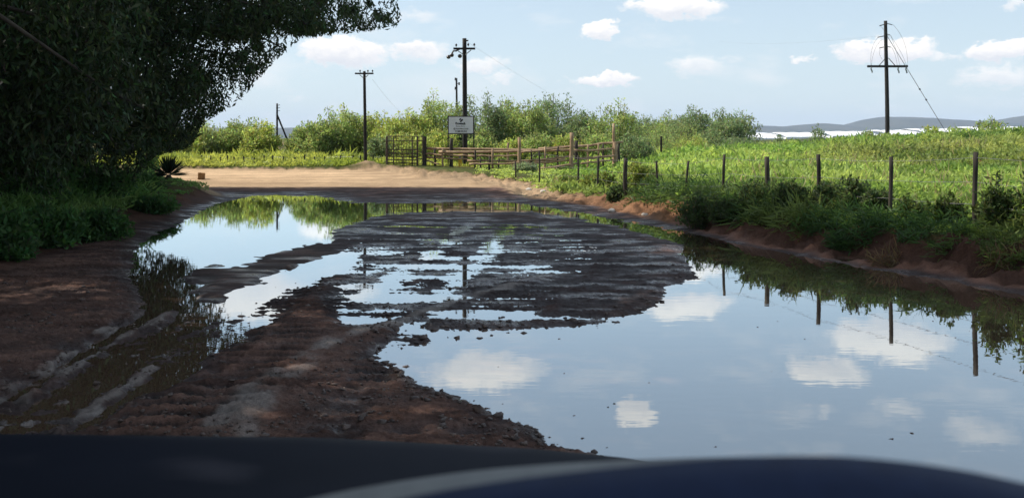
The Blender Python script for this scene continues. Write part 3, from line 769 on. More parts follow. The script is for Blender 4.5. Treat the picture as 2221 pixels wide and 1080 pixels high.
# ------------------------------------------------------------------ pole-rail cattle pen
pd = lambda y: 35.8 + (y - 44) * .5
pen = thing("cattle_pen", "sagging pen of rough timber rails and posts beside the sign", "pen", (PX(1140, 0, 36)[0], 36, gz(.5, 36)))
pb = np.array(pen.location)
for (u0, v0, Y0, u1, v1, Y1, r) in [(925, 322, 46.5, 1281, 325.5, 44, .042), (952, 330, 45.5, 1236, 327, 43.8, .05), (1168, 323.5, 47, 1352, 308, 47, .05), (1014, 349, 44.5, 1160, 348, 43.8, .038),
                                  (1160, 348, 43.75, 1242, 338, 43.8, .04), (1017, 356, 44.2, 1133, 354, 43.6, .036), (1133, 354, 43.65, 1225, 345, 46, .032), (1256, 345, 43.9, 1340, 336, 47, .045),
                                  (1130, 369, 43.2, 1173, 367, 43, .035), (1173, 366.5, 43, 1249, 355, 43.6, .045), (1085, 373, 42.6, 1262, 370, 42.6, .045), (925, 348, 46.4, 952, 356, 45.5, .03),
 (925, 334, 46.3, 1016, 338, 44.6, .036), (926, 341, 46.35, 1014, 345, 44.7, .034), (1016, 338, 44.55, 1128, 337, 43.9, .034), (1128, 357, 43.65, 1240, 347, 43.7, .034), (1128, 331, 43.9, 1240, 318, 43.9, .034), (1240, 328, 43.8, 1334, 322, 47, .036), (1262, 354, 44.2, 1336, 346, 47.1, .034)]:
    Y0, Y1, r = pd(Y0), pd(Y1), r * 1.05
    A, B = PX(u0, v0, Y0), PX(u1, v1, Y1); tt = np.linspace(0, 1, 9)[:, None]
    pts = A * (1 - tt) + B * tt; pts += rng.normal(size=pts.shape) * .012; pts[:, 2] -= (.05 * tt * (1 - tt))[:, 0]
    m = MB(); m.tube(pts - pb, r * np.linspace(1.1, .8, 9), 8); m.build("rail", M_rail, pen, smooth=True)
for (u, v0, Yp, r, mt) in [(943, 323, 46, .05, M_post), (979, 300, 46, .075, M_post), (1102, 310, 46.5, .045, M_rail), (1127, 298, 43.7, .07, M_rail), (1240, 288, 43.6, .085, M_rail), (1250, 305, 46, .08, M_post),
                           (1331, 268, 47.1, .06, M_rail), (1334, 310, 46.9, .10, M_rail), (1342, 309, 47.2, .06, M_post), (1062, 339, 44, .045, M_post), (1082, 343, 44, .035, M_post), (1298, 312, 46.8, .035, M_rail), (1042, 344, 44.2, .035, M_post),
                           (1193, 346, 46, .035, M_rail), (1215, 345, 46, .03, M_rail), (1112, 347, 45.5, .035, M_rail), (960, 322, 45.4, .04, M_rail), (1030, 326, 44.4, .04, M_post), (1068, 322, 44.2, .045, M_rail), (1152, 326, 43.9, .04, M_post), (1182, 318, 43.8, .045, M_rail), (1210, 318, 43.8, .035, M_post), (1275, 314, 45, .04, M_rail), (1308, 312, 46.3, .04, M_post)]:
    Yp = pd(Yp); r *= .95
    A = PX(u, v0, Yp); g_ = gz(A[0], Yp) - .4
    m = MB(); zs = np.linspace(g_, A[2], 6); m.tube(np.stack([A[0] + rng.normal(size=6) * .012, np.full(6, Yp) , zs], 1) - pb, r * np.linspace(1.1, .85, 6), 8); m.build("post", mt, pen, smooth=True)
# yellow marker inside the pen, brown block at the junction
A = PX(998, 334, 37.8); g0 = gz(A[0], 37.8)
mk = thing("marker_post", "short yellow marker post behind the sign between its legs", "marker", (A[0], 37.8, g0))
m = MB(); m.box((0, 0, (A[2] - g0) / 2 - .1), (.13, .06, A[2] - g0 + .2)); o = m.build("post", M_yellow, mk)
m = MB(); m.box((0, -.034, A[2] - g0 - .12), (.10, .006, .10)); m.build("plate", M_inkgrey, mk)
A = PX(437, 388, 33.4); g0 = gz(A[0], 33.4)
bm = bmesh.new(); bmesh.ops.create_cube(bm, size=1)
bmesh.ops.scale(bm, vec=(.22, .22, .24), verts=bm.verts)
bmesh.ops.subdivide_edges(bm, edges=bm.edges, cuts=4, use_grid_fill=True)
for v_ in bm.verts: v_.co += Vector((random.gauss(0, .006), random.gauss(0, .006), random.gauss(0, .006)))
me = bpy.data.meshes.new("stone_block"); bm.to_mesh(me); bm.free()
o = link("stone_block", me, M_block, loc=(A[0], 33.4, g0 + .10)); o.rotation_euler = (0, .03, .2)
tag(o, "small square brown block standing on the sandy junction at the left", "block")

# ------------------------------------------------------------------ wire fences
fx = [(2560, 352, 9.6, .03), (2115, 330, 12.4, .032), (1932, 340, 13.8, .03), (1775, 335, 15.3, .034), (1664, 340, 16.7, .042), (1572, 335, 17.9, .026), (1494, 349, 19.6, .024), (1424, 349, 21.3, .024), (1356.5, 343, 22.6, .05),
      (1297, 341, 25.2, .03), (1254, 338, 27.6, .028), (1170, 328, 30, .026), (1118, 350, 32, .026)]
fe = thing("wire_fence", "low fence of thin dark posts and slack wires along the right bank", "fence", (4.84, 15.3, gz(4.84, 15.3)))
fb = np.array(fe.location); tops = []
for i, (u, v, Yp, r) in enumerate(fx):
    A = PX(u, v, Yp); g_ = gz(A[0], Yp); tops.append((A, g_))
    m = MB(); zs = np.linspace(g_ - .35, A[2], 7); lean = {5: .07, 6: .12, 7: -.06}.get(i, 0.0) * np.linspace(-1.0, 0, 7)
    m.tube(np.stack([A[0] + lean + .008 * np.sin(zs * 5 + i), np.full(7, Yp), zs], 1) - fb, r, 8); m.build("post", M_post, fe, smooth=True)
for k, f_ in enumerate((.93, .62, .34)):
    pts = []
    for i in range(len(tops) - 1):
        (A, ga), (B, gb) = tops[i], tops[i + 1]
        a = np.array([A[0], A[1], ga + (A[2] - ga) * f_]); b_ = np.array([B[0], B[1], gb + (B[2] - gb) * f_])
        for q in np.linspace(0, 1, 5)[:-1]:
            w = a * (1 - q) + b_ * q; w[2] -= .018 * 4 * q * (1 - q) * (.5 + .5 * ((i * 7 + k * 3) % 5) / 4); pts.append(w)
    m = MB(); m.tube(np.array(pts) - fb, .0026, 4); m.build("wire", M_wire, fe)
lf = thing("wire_fence", "distant row of small dark posts along the far grassy verge", "fence", (PX(640, 0, 38.6)[0], 38.6, .45))
lb = np.array(lf.location)
lt = []
for (u, dv) in zip((402, 436, 458, 479, 494, 508, 529, 551, 572, 591, 614, 640, 660, 681, 705, 738, 765, 783, 810, 828), (2, 0, 1, 4, 0, 3, 2, 5, 0, 0, 2, 4, -1, 3, 2, 0, 0, 1, 0, 2)):
    Yp = 38.6 + .4 * math.sin(u); A = PX(u, 337 + dv, Yp); g_ = gz(A[0], Yp); lt.append(A)
    m = MB(); m.tube(np.array([(A[0], Yp, g_ - .3), (A[0] + .02 * math.sin(u * 3), Yp, A[2])]) - lb, .03, 6); m.build("post", M_post, lf)
for dz in (.06, .35):
    m = MB(); m.tube(np.array(lt) - lb - [0, 0, dz], .004, 4); m.build("wire", M_wire, lf)
for (u, v, Yp, lab) in ((1434, 296, 43.5, "lone dark post on the green mound under the right-hand bushes"), (1385, 317, 45.5, "short slanting post right of the timber pen"), (1408, 308, 46, "thin grey post between the timber pen and the green mound")):
    A = PX(u, v, Yp); g_ = gz(A[0], Yp)
    m = MB(); zs = np.linspace(-.4, A[2] - g_, 5); m.tube(np.stack([.08 * (zs if u == 1385 else zs * 0), zs * 0, zs], 1), .05, 7)
    tag(m.build("fence_post", M_post, loc=(A[0], Yp, g_)), lab, "post", "old posts standing alone by the pen")

# ------------------------------------------------------------------ trees that shade the road
EDGE = curve([-400, -60, 0, 35, 62, 74, 86, 100, 130, 180, 210, 240, 265, 290, 320, 340, 352, 400, 560], [1010, 930, 862, 872, 862, 770, 655, 640, 602, 556, 535, 492, 448, 430, 416, 340, 322, 300, -100])
def hidden_ok(P, marg=0, soft=False):
    """true where a leaf keeps to the dark side of the crown's outline seen from the road"""
    u, v = proj(P); infr = (P[:, 1] > 1.0) & (v > -420)
    if soft: marg = marg * rng.uniform(.5, 1.7, len(P))
    return ~infr | (u < EDGE(v) - marg * (1 + 1.5 * fbm(u / 60, v / 60, 3, 201) + .6 * fbm(u / 17, v / 17, 2, 205)))
tree_defs = [((-12.5, 27.5), 11.5, "tall dark drooping tree at the far end of the left roadside row"),
             ((-11.0, 17.0), 13.0, "broad dark tree whose branch reaches out over the road at the upper left"),
             ((-10.5, 7.5), 12.5, "dark tree nearest the car at the left edge of the picture"),
             ((-11.5, -3.0), 12.5, "large tree on the left roadside behind the viewpoint")]
leafP = [[], [], [], []]; leafD = [[], [], [], []]; leafL = [[], [], [], []]; leafW = [[], [], [], []]; leafB = [[], [], [], []]
tbase = np.array([d[0] for d in tree_defs])
def give(P, D, Ln, Wd, br):
    ti = np.argmin(((P[:, None, :2] - tbase[None]) ** 2).sum(-1), axis=1)
    for k in range(4):
        s_ = ti == k
        leafP[k].append(P[s_]); leafD[k].append(D[s_]); leafL[k].append(Ln[s_]); leafW[k].append(Wd[s_]); leafB[k].append(br[s_])
# (a) upper crowns: along the sun's ray above every shaded patch of ground
SX, SY = sv.x / sv.z, sv.y / sv.z
SHADE = curve([-9, 8, 10, 13, 16.6, 17.6, 18.4, 22, 26, 30.4], [7.5, 7.2, 6.9, 5.5, 4.7, 4.4, 3.1, 1.9, .6, -1.0])
blobs = []
for i in range(1750):
    gy = rng.uniform(-8, 30.3); gx = rng.uniform(-13, SHADE(gy))
    hmin = max(4.5, (gx + 4.8) / -SX)
    h = rng.uniform(hmin, max(hmin + .6, 12.5))
    c = np.array([gx + SX * h, gy + SY * h, h + .1])
    rr = min(rng.uniform(.7, 1.25), max(.45, (SHADE(gy) - gx) * .9), max(.4, (30.5 - gy) * .8 + .3))
    blobs.append((c, rr))
for c, rr in blobs:
    n = int(150 * rr * rr)
    q = unit(rng.normal(size=(n, 3))) * (rng.uniform(.15, 1, (n, 1)) ** .5) * rr
    P = c + q * [1, 1, .8]
    uc, vc = proj(c[None]) if c[1] > 2 else (np.array([-999.]), np.array([-999.]))
    if -150 < uc[0] < 1000 and -60 < vc[0] < 500 and rng.uniform() < .93: continue
    P = P[hidden_ok(P, 185, True)]
    n = len(P)
    if n: give(P, rng.normal(size=(n, 3)) + [0, 0, -.6], rng.uniform(.26, .42, n), rng.uniform(.09, .15, n), np.full(n, rng.uniform(.75, 1.2)))
# (b) the visible drooping curtain: hanging twigs with narrow leaves
def strands(C, n, spread, lmin, lmax, leaf, wid, step, br, marg):
    P0 = C + unit(rng.normal(size=(n, 3))) * spread * rng.uniform(.1, 1, (n, 1)) ** .6
    ln = rng.uniform(lmin, lmax, n)
    di = unit(np.stack([rng.normal(size=n) * .55 + .15, rng.normal(size=n) * .55, -np.abs(rng.normal(size=n)) - .45], 1))
    kmax = int(lmax / step)
    Ps = []; Ds = []
    for k in range(kmax):
        s_ = k * step; ok = ln > s_
        b_ = np.stack([di[:, 0] * s_, di[:, 1] * s_, di[:, 2] * s_ - .35 * s_ * s_], 1)
        pp = (P0 + b_)[ok]; Ps.append(pp); Ds.append(di[ok] * .6 + rng.normal(size=pp.shape) * .75 + [0, 0, -.45])
    P = np.concatenate(Ps); D = np.concatenate(Ds)
    P_tip = P + unit(D) * leaf
    s_ = hidden_ok(P, marg, True) & hidden_ok(P_tip, 0)
    P, D = P[s_], D[s_]; n = len(P)
    if n: give(P, D, leaf * rng.uniform(.7, 1.3, n), wid * rng.uniform(.7, 1.3, n), np.full(n, br))
for i in range(820):                               # body of the curtain
    v = rng.uniform(-40, 400); e = float(EDGE(v)); u = e - 40 - rng.uniform(0, 1) ** 1.3 * (e + 300)
    Yd = rng.uniform(15.5, 25) if v < 330 else rng.uniform(18, 26)
    if u < 250: Yd = rng.uniform(11.5, 20)
    C = PX(u, v, Yd)
    if C[2] < (1.9 if u < 300 else .9): continue
    strands(C, 40, .75, .3, .9, .125, .036, .085, rng.uniform(.6, 1.35), 165)
for i in range(250):                               # fine fringe along the outline
    v = rng.uniform(-20, 352); e = float(EDGE(v)); u = e - 200 * rng.uniform() ** .8
    if v < 90 and rng.uniform() < .6: u = rng.uniform(600, 870); v = rng.uniform(-60, 66 if u > 690 else 80)
    Yd = rng.uniform(17.5, 23.5)
    if vnoise(np.array([u / 34.]), np.array([v / 30.]), 77)[0] < -.12 + .004 * (40 - (e - u)): continue
    C = PX(u, v, Yd)
    strands(C, 8, .30, .25, .75, .115, .036, .07, rng.uniform(.7, 1.3), 0)
for i in range(26):                                # lowest drooping boughs, over the corner of the road
    v = rng.uniform(250, 335); C = PX(rng.uniform(330, 425), v, rng.uniform(21.5, 24))
    strands(C, 16, .40, .25, .6, .11, .034, .065, rng.uniform(.8, 1.3), 0)
# droopers that stand over the left bank, low
for i in range(120):
    Yd = rng.uniform(12, 30); C = np.array([XL(Yd) - rng.uniform(3.0, 7), Yd, rng.uniform(1.6, 3.6)])
    strands(C, 40, .9, .3, .9, .16, .05, .11, rng.uniform(.6, 1.3), 0)
for k, ((tx, ty), th_, lab) in enumerate(tree_defs):
    P = np.concatenate(leafP[k]); D = np.concatenate(leafD[k]); Ln = np.concatenate(leafL[k]); Wd = np.concatenate(leafW[k]); Br = np.concatenate(leafB[k])
    zg = gz(tx, ty); base = np.array([tx, ty, zg])
    tr = thing("tree", lab, "tree", base, "big drooping roadside trees")
    V, Q = leaf_arrays(P - base, D, Ln, Wd)
    col = tint(len(P), (.054, .080, .034), .14, .34) * Br[:, None]
    link("crown", np_mesh("crown", V, Q, col), M_leaf, tr)
    m = MB(); zs = np.linspace(-.4, th_ * .55, 9)
    m.tube(np.stack([.25 * np.sin(zs * .6 + k), .2 * np.cos(zs * .5 + k) - .2, zs], 1), np.linspace(.42, .20, 9), 10)
    m.build("trunk", M_bark, tr, smooth=True)
    pick = P[rng.choice(len(P), min(46, len(P)), replace=False)] - base
    m = MB()
    for q in pick:
        z0 = rng.uniform(.18, .5) * th_; a = np.array([.25 * math.sin(z0 * .6 + k), .2 * math.cos(z0 * .5 + k) - .2, z0])
        mid = (a + q) / 2 + [0, 0, .6]
        line = quad(a, mid, q, 9)
        if not hidden_ok(line + base, 12).all(): continue
        m.tube(line, np.linspace(.11, .015, 9), 6)
    if m.n: m.build("limb", M_bark, tr, smooth=True)

# ------------------------------------------------------------------ bushes
def bush_arrays(w, d, h, nst, leaf, n, base_col, wisp=.35, dens=1.0):
    """leaf clumps along arching stems; local coordinates, foot at 0"""
    stems = []; Ps = []; Ds = []
    for i in range(nst):
        a = rng.uniform(0, 2 * math.pi); rad = math.sqrt(rng.uniform(0, 1))
        top = np.array([math.cos(a) * rad * w / 2, math.sin(a) * rad * d / 2, h * (1 - .45 * rad ** 2) * rng.uniform(.72, 1.0 + wisp * .35)])
        foot = np.array([top[0] * .25, top[1] * .25, -.15])
        mid = foot * .5 + top * .5 + np.array([top[0] * .12, top[1] * .12, h * .12])
        line = quad(foot, mid, top, 10); stems.append(line)
        m_ = int(n * .60) // nst
        tt = rng.uniform(.12, 1, m_) ** .75
        ix = tt * 9; i0 = np.minimum(ix.astype(int), 8); fr = (ix - i0)[:, None]
        c = line[i0] * (1 - fr) + line[i0 + 1] * fr
        sp = (.085 + .15 * (1 - tt))[:, None] * np.array([w, d, h * .8]) * .75
        Ps.append(c + rng.normal(size=(m_, 3)) * sp * .55); Ds.append(rng.normal(size=(m_, 3)) + [0, 0, .35] + (top - foot)[None] * .25)
    nc_ = 46; per = int(n * .40) // nc_
    a = rng.uniform(0, 2 * math.pi, nc_); zc = rng.uniform(.05, 1, nc_) ** .8; rr = np.sqrt(np.clip(1 - (zc * .92) ** 2.2, .02, 1)) * rng.uniform(.55, 1.0, nc_)
    cc_ = np.stack([np.cos(a) * rr * w * .46, np.sin(a) * rr * d * .46, zc * h * .86], 1)
    for q in cc_:
        g = rng.normal(size=(per, 3)); g /= np.maximum(1, np.linalg.norm(g, axis=1, keepdims=True) * .7)
        Ps.append(q + g * np.array([w, d, h * .8]) * .085); Ds.append(rng.normal(size=(per, 3)) + [0, 0, .5])
    P = np.concatenate(Ps); D = np.concatenate(Ds); P[:, 2] = np.maximum(P[:, 2], .03)
    n = len(P)
    clump = 1 + .28 * vnoise(P[:, 0] * 1.8 / max(.3, w * .3) + 50 * rng.uniform(), P[:, 2] * 2 / max(.3, h * .3) + P[:, 1], 3)
    col = tint(n, base_col, .10, .18) * clump[:, None]
    V, Q = leaf_arrays(P, D, leaf * rng.uniform(.6, 1.4, n), leaf * .42 * rng.uniform(.7, 1.3, n))
    return V, Q, col, stems
def bush(name, label, cat, x, y, w, d, h, nst, leaf, n, colr, group=None, wisp=.35, stem_r=.02, sink=.03):
    zg = gz(x, y) - sink
    r_ = thing(name, label, cat, (x, y, zg), group)
    V, Q, col, stems = bush_arrays(w, d, h, nst, leaf, n, colr, wisp)
    link("foliage", np_mesh("foliage", V, Q, col), M_bush, r_)
    m = MB()
    for s_ in stems: m.tube(s_, np.linspace(stem_r, stem_r * .3, len(s_)), 5, caps=False)
    m.build("stem", M_twig, r_)
    return r_
YG, GG, OG = (.40, .47, .135), (.31, .39, .135), (.22, .29, .13)
GB = "thorn bushes in the thicket behind the junction"
back = [ # u, v top, width px, distance, colour, label
 (300,262,130,74,YG,"bush seen through the gap beneath the dark left tree"),(395,282,110,70,YG,"low yellow-green bush just right of the dark left tree"),
 (455,264,120,72,GG,"rounded bush below the tip of the dark left tree"),(528,258,110,74,GG,"bush at the left of the distant pole with a strut"),
 (566,266,84,70,YG,"yellow-green bush at the foot of the distant pole with a strut"),(664,270,90,74,GG,"bush just right of the distant pole with a strut"),
 (692,258,100,72,GG,"bush midway between the strutted pole and the T-shaped pole"),(740,226,120,74,GG,"tall pointed bush left of the T-shaped pole"),
 (800,240,110,76,YG,"pale leafy bush right behind the T-shaped pole"),(852,246,100,72,YG,"bright bush behind the left end of the metal gate"),
 (905,236,110,76,YG,"yellow-green bush above the middle of the metal gate"),(958,202,130,78,GG,"tall wispy bush left of the sign with feathery tips"),
 (1045,208,120,76,OG,"dark green spiky bush right of the sign"),(1100,220,120,80,GG,"bush second to the right of the sign"),
 (1150,222,110,76,GG,"rounded bush above the middle of the timber pen"),(1202,198,120,84,OG,"tallest grey-green airy thorn tree behind the timber pen"),
 (1262,240,100,78,OG,"small grey-green bush right of the tallest thorn tree"),(1335,228,130,74,GG,"broad dense bush above the right end of the timber pen"),
 (1400,246,110,78,OG,"grey-green bush right of the timber pen"),(1455,252,100,76,GG,"low bush behind the green mound"),
 (1500,238,110,72,OG,"dark feathery bush behind the green mound, second from the right end of the thicket"),(1588,236,120,66,OG,"dark rounded thorn tree at the right end of the thicket"),
 (1540,268,80,74,GG,"small bush in the gap near the right end of the thicket")]
def nearer(u, Yd): return 44.5 + (Yd - 74) * .30 if u < 1380 else Yd
def add_back(u, vt, wpx, Yd, c, lab, front=False):
    Yd = nearer(u, Yd)
    x = (u - U0) / F * Yd; g_ = gz(x, Yd); h = PX(u, vt, Yd)[2] - g_; w = wpx / F * Yd * 1.1
    bush("thorn_bush", lab, "bush", x, Yd, w, w, h * .95, 50, .135 if u < 1380 else .19, 6800, c, GB, .55, .022)
for b_ in back: add_back(*b_)
front = [(826,292,70,62,OG,"dark low shrub between the T-shaped pole and the gate"),
 (885,280,90,62,YG,"bright shrub right behind the metal gate"),(955,272,90,62,YG,"bright shrub between the gate and the sign"),(1045,284,80,61,GG,"dark shrub right of the sign's legs"),(1110,296,70,56,YG,"pale green low mound-shaped shrub inside the timber pen"),
 (1160,285,100,64,GG,"green shrub behind the tall middle post of the pen"),(1225,290,80,62,YG,"light shrub left of the pen's tall corner post"),(1300,285,80,62,GG,"dark shrub between the pen's two tall posts"),(1395,262,110,72,GG,"mid-green bush filling the gap right of the timber pen"),(1480,262,110,70,GG,"mid-green bush at the back of the green mound"),(1370,290,90,60,OG,"dark shrub at the right end of the timber pen"),
 (1430,286,90,58,GG,"green shrub on the shoulder of the mound"),(1500,292,90,56,YG,"light shrub on top of the green mound"),(1600,292,100,58,OG,"dark low shrub at the right foot of the thicket"),(1660,306,80,60,GG,"low shrub right of the thicket on the embankment"),
 (1715,303,70,60,GG,"low shrub further right on the embankment's shoulder")]
for b_ in front: 
    u, vt, wpx, Yd, c, lab = b_; Yd = nearer(u, Yd)
    x = (u - U0) / F * Yd; g_ = gz(x, Yd); h = max(.5, PX(u, vt, Yd)[2] - g_); w = wpx / F * Yd * 1.1
    bush("shrub", lab, "shrub", x, Yd, w, w, h, 26, .125, 2600, c, "lower shrubs in front of the thicket", .25, .025)
for (u, vt, wpx, Yd, c, lab) in [(1775,276,40,60,OG,"small round bush against the sky on the embankment, left of the tall pole"),(2018,273,46,54,YG,"small bush on the crest right of the tall pole"),(2148,258,70,52,GG,"wispy tall weeds on the crest at the far right"),
                                 (1880,284,30,56,GG,"tiny bush on the crest just left of the tall pole"),(1690,296,36,60,OG,"dark little bush on the crest at the right end of the thicket")]:
    x = (u - U0) / F * Yd; g_ = gz(x, Yd); h = max(.35, PX(u, vt, Yd)[2] - g_); w = wpx / F * Yd
    bush("crest_bush", lab, "bush", x, Yd, w, w, h, 16, .16, 700, c, "bushes on the embankment crest", .8, .015)
# shrubs on the right bank by the fence, in the trees' shade
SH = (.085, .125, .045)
for (u, vt, wpx, Yd, lab) in [(1515,420,110,17.0,"dark shrub at the left end of the shaded right bank"),(1585,425,100,16.4,"low dark shrub second from the left on the shaded right bank"),(1650,385,110,16.2,"dark shrub with a long slanting spray beside the thick fence post"),
                              (1720,395,100,15.4,"bushy dark shrub between two fence posts on the right bank"),(1800,388,90,15.0,"dark leafy shrub around a fence post on the right bank"),(1855,385,70,14.6,"tall thin dark weed reaching above the shaded bank"),
                              (1900,405,80,14.2,"dark weed clump left of a fence post on the right bank"),(1985,425,90,13.4,"mid green leafy weeds between the two rightmost fence posts"),(2060,430,90,12.9,"green leafy weeds left of the rightmost fence post"),
                              (2165,395,100,12.0,"tall arching weeds right of the rightmost fence post"),(2260,380,120,11.5,"tall weeds at the right border of the picture")]:
    x = (u - U0) / F * Yd; g_ = gz(x, Yd); h = max(.35, PX(u, vt, Yd)[2] - g_); w = wpx / F * Yd
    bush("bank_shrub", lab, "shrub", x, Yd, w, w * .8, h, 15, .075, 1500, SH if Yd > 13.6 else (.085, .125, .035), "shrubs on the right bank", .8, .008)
for (u, vt, wpx, Yd, c, lab) in [(1140,393,60,34.5,(.26, .32, .17),"pale silvery bush at the road edge right of the junction"),(1095,378,60,38,(.17, .24, .07),"green leafy clump at the road edge near the sign"),(1390,352,90,23,(.22, .27, .07),"bushy green shrub grown round a fence post"),
                                 (1300,372,80,26,(.22, .27, .07),"light green shrub by the fence below the pen"),(1230,385,70,29,(.20, .25, .07),"green shrub at the pen's lower corner"),(1345,400,60,22.8,(.06, .09, .035),"dark shrub at the foot of the thick near post")]:
    x = (u - U0) / F * Yd; g_ = gz(x, Yd); h = max(.35, PX(u, vt, Yd)[2] - g_); w = wpx / F * Yd
    bush("road_edge_shrub", lab, "shrub", x, Yd, w, w * .8, h, 16, .10, 1500, c, "shrubs by the road edge right of the junction", .5, .008)
# undergrowth under the trees on the left
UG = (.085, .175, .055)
for (u, vt, wpx, Yd, lab) in [(60,330,260,16.5,"dark undergrowth bush at the left border under the trees"),(190,350,220,18.5,"dark undergrowth bush under the left trees, second from the border"),(290,372,130,22,"dark undergrowth bush left of the spiky plant"),
                              (100,440,180,13.6,"green leafy low bush on the left bank in the shade"),(220,450,140,14.8,"green low weeds on the left bank right of the leafy bush"),(10,455,150,12.2,"green weeds at the left border of the picture"),
                              (330,425,110,19.5,"dark low weeds below the spiky plant"),(322,318,60,33,"bright sunlit sapling in the gap under the dark left tree")]:
    x = (u - U0) / F * Yd; g_ = gz(x, Yd); h = max(.35, PX(u, vt, Yd)[2] - g_); w = wpx / F * Yd
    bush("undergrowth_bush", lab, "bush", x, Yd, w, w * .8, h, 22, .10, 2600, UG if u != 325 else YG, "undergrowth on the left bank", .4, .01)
# spiky plant
Yd = 27.5; x = (366 - U0) / F * Yd; g_ = gz(x, Yd)
ag = thing("spiky_plant", "dark spiky sword-leaved plant at the left road corner", "plant", (x, Yd, g_ - .03))
nl = 150; a = rng.uniform(0, 2 * math.pi, nl); e = rng.uniform(-.1, 1.5, nl)
D = np.stack([np.cos(a) * np.cos(e), np.sin(a) * np.cos(e), np.sin(e)], 1)
V, Q = leaf_arrays(np.tile([[0, 0, .16]], (nl, 1)) + D * .05, D, rng.uniform(.46, .62, nl), .05, .02)
link("leaves", np_mesh("leaves", V, Q, tint(nl, (.026, .042, .024), .1, .2)), M_leaf, ag)
m = MB(); m.tube(np.array([(0, 0, -.1), (0, 0, .08), (0, 0, .17)]), [.09, .1, .05], 8); m.build("stem", M_bark, ag)

# ------------------------------------------------------------------ grass and ground cover
def grass(name, label, N_, ufun, ymin, ymax, keep, per, lfun, wfun, colfun, group=None, bias=None):
    Yc = np.exp(rng.uniform(math.log(ymin), math.log(ymax), N_)); U = ufun(N_, Yc); X = (U - U0) / F * Yc
    k = keep(X, Yc, U); X, Yc, U_ = X[k], Yc[k], U[k]
    z, _, _ = ground(X, Yc)
    n = len(X)
    low = 1 - .62 * sstep(27, 31, Yc) * (1 - sstep(2.5, 5, X)) * (Yc < 36.6)
    low = low * (1 - .75 * (U_ > 315) * (U_ < 412) * (Yc > 19) * (Yc < 33))
    lump = low * np.clip(.75 + .75 * fbm(X * .55, Yc * .3, 3, 101) + .3 * rng.normal(size=n), .25, 2.0)
    P = np.repeat(np.stack([X, Yc, z - .02], 1), per, 0); lu = np.repeat(lump, per); yy = np.repeat(Yc, per)
    m_ = len(P)
    rad = (.05 + .004 * yy) * np.sqrt(lu)
    P[:, :2] += rng.normal(size=(m_, 2)) * rad[:, None]
    up = rng.uniform(.0, 1, m_)
    P[:, 2] += up * .95 * lu * lfun(yy)
    D = np.stack([rng.normal(size=m_) * .8, rng.normal(size=m_) * .8, np.abs(rng.normal(size=m_)) * .7 + .15], 1)
    if bias is not None: D = D + np.array(bias) * rng.uniform(0, 1, (m_, 1))
    Ln = lfun(yy) * lu * rng.uniform(.5, 1.2, m_); Wd = wfun(yy) * rng.uniform(.7, 1.3, m_)
    V, Q = leaf_arrays(P, D, Ln, Wd)
    c = np.repeat(colfun(X, Yc), per, 0) * (1 + .18 * rng.normal(size=(m_, 1)))
    tag(link(name, np_mesh(name, V, Q, np.clip(c, .004, .8)), M_grass), label, "grass", group, 'stuff')
def mixc(a, b, t): return np.array(a)[None] * (1 - t[:, None]) + np.array(b)[None] * t[:, None]
def col_field(X, Y):
    t1 = sstep(-.35, .45, fbm(X * .35, Y * .22, 4, 111)); c = mixc((.20, .325, .075), (.375, .47, .13), t1)
    t2 = sstep(.25, .6, fbm(X * .5, Y * .3, 3, 121)); c = c * (.82 + .4 * sstep(-.3, .4, fbm(X * .13 + 9, Y * .1, 2, 117)))[:, None]; c = c * (1 - .6 * t2[:, None]) + np.array((.11, .20, .05)) * .6 * t2[:, None]
    br = np.clip(np.exp(-(((X - 15.5) / 3) ** 2 + ((Y - 31) / 2.0) ** 2)) * 1.2 + .8 * np.exp(-(((X - 17) / 4) ** 2 + ((Y - 36) / 2.5) ** 2)), 0, .25) * (.5 + .5 * sstep(-.2, .3, fbm(X * 1.2, Y * .8, 3, 131)))
    return c * (1 - br[:, None]) + np.array((.30, .19, .10)) * br[:, None]
grass("field_grass", "lush sunlit grass and creeper covering the embankment beyond the right fence", 9800, lambda n, y: rng.uniform(1040, 2420, n), 10.5, 62,
      lambda X, Y, U: (X - XR(Y) > 1.0) & (Y > 10.5), 36, lambda y: .075 + .0034 * y, lambda y: .026 + .0014 * y, col_field)
grass("verge_grass", "yellow-green grass of the far verge behind the sandy junction", 4200, lambda n, y: rng.uniform(230, 1250, n), 36.3, 60,
      lambda X, Y, U: (Y > YB(X) + .7) & ((X < XR(Y)) | (Y > 36.8)), 36, lambda y: .10 + .10 * sstep(38.5, 42, y) + .002 * y, lambda y: .02 + .0008 * y,
      lambda X, Y: mixc((.28, .36, .075), (.44, .48, .12), sstep(-.4, .4, fbm(X * .3, Y * .2, 3, 141))))
grass("bank_grass", "dark shaded grass and weeds on the left bank under the trees", 3200, lambda n, y: rng.uniform(-350, 520, n), 9, 33,
      lambda X, Y, U: (XL(Y) - X > .6), 34, lambda y: .14 + .004 * y, lambda y: .014 + .0009 * y,
      lambda X, Y: mixc((.14, .29, .08), (.23, .35, .11), sstep(-.4, .4, fbm(X * .6, Y * .6, 3, 151))))
grass("fringe_grass", "grass hanging over the edge of the right mud bank", 3100, lambda n, y: rng.uniform(1300, 2450, n), 9.5, 22,
      lambda X, Y, U: (X - XR(Y) > .55) & (X - XR(Y) < 1.9), 46, lambda y: .25 + 0 * y, lambda y: .010 + .0008 * y,
      lambda X, Y: mixc((.06, .12, .035), (.16, .21, .06), sstep(-.4, .4, fbm(X * .8, Y * .8, 3, 161))), None, (-.7, -.25, -1.0))
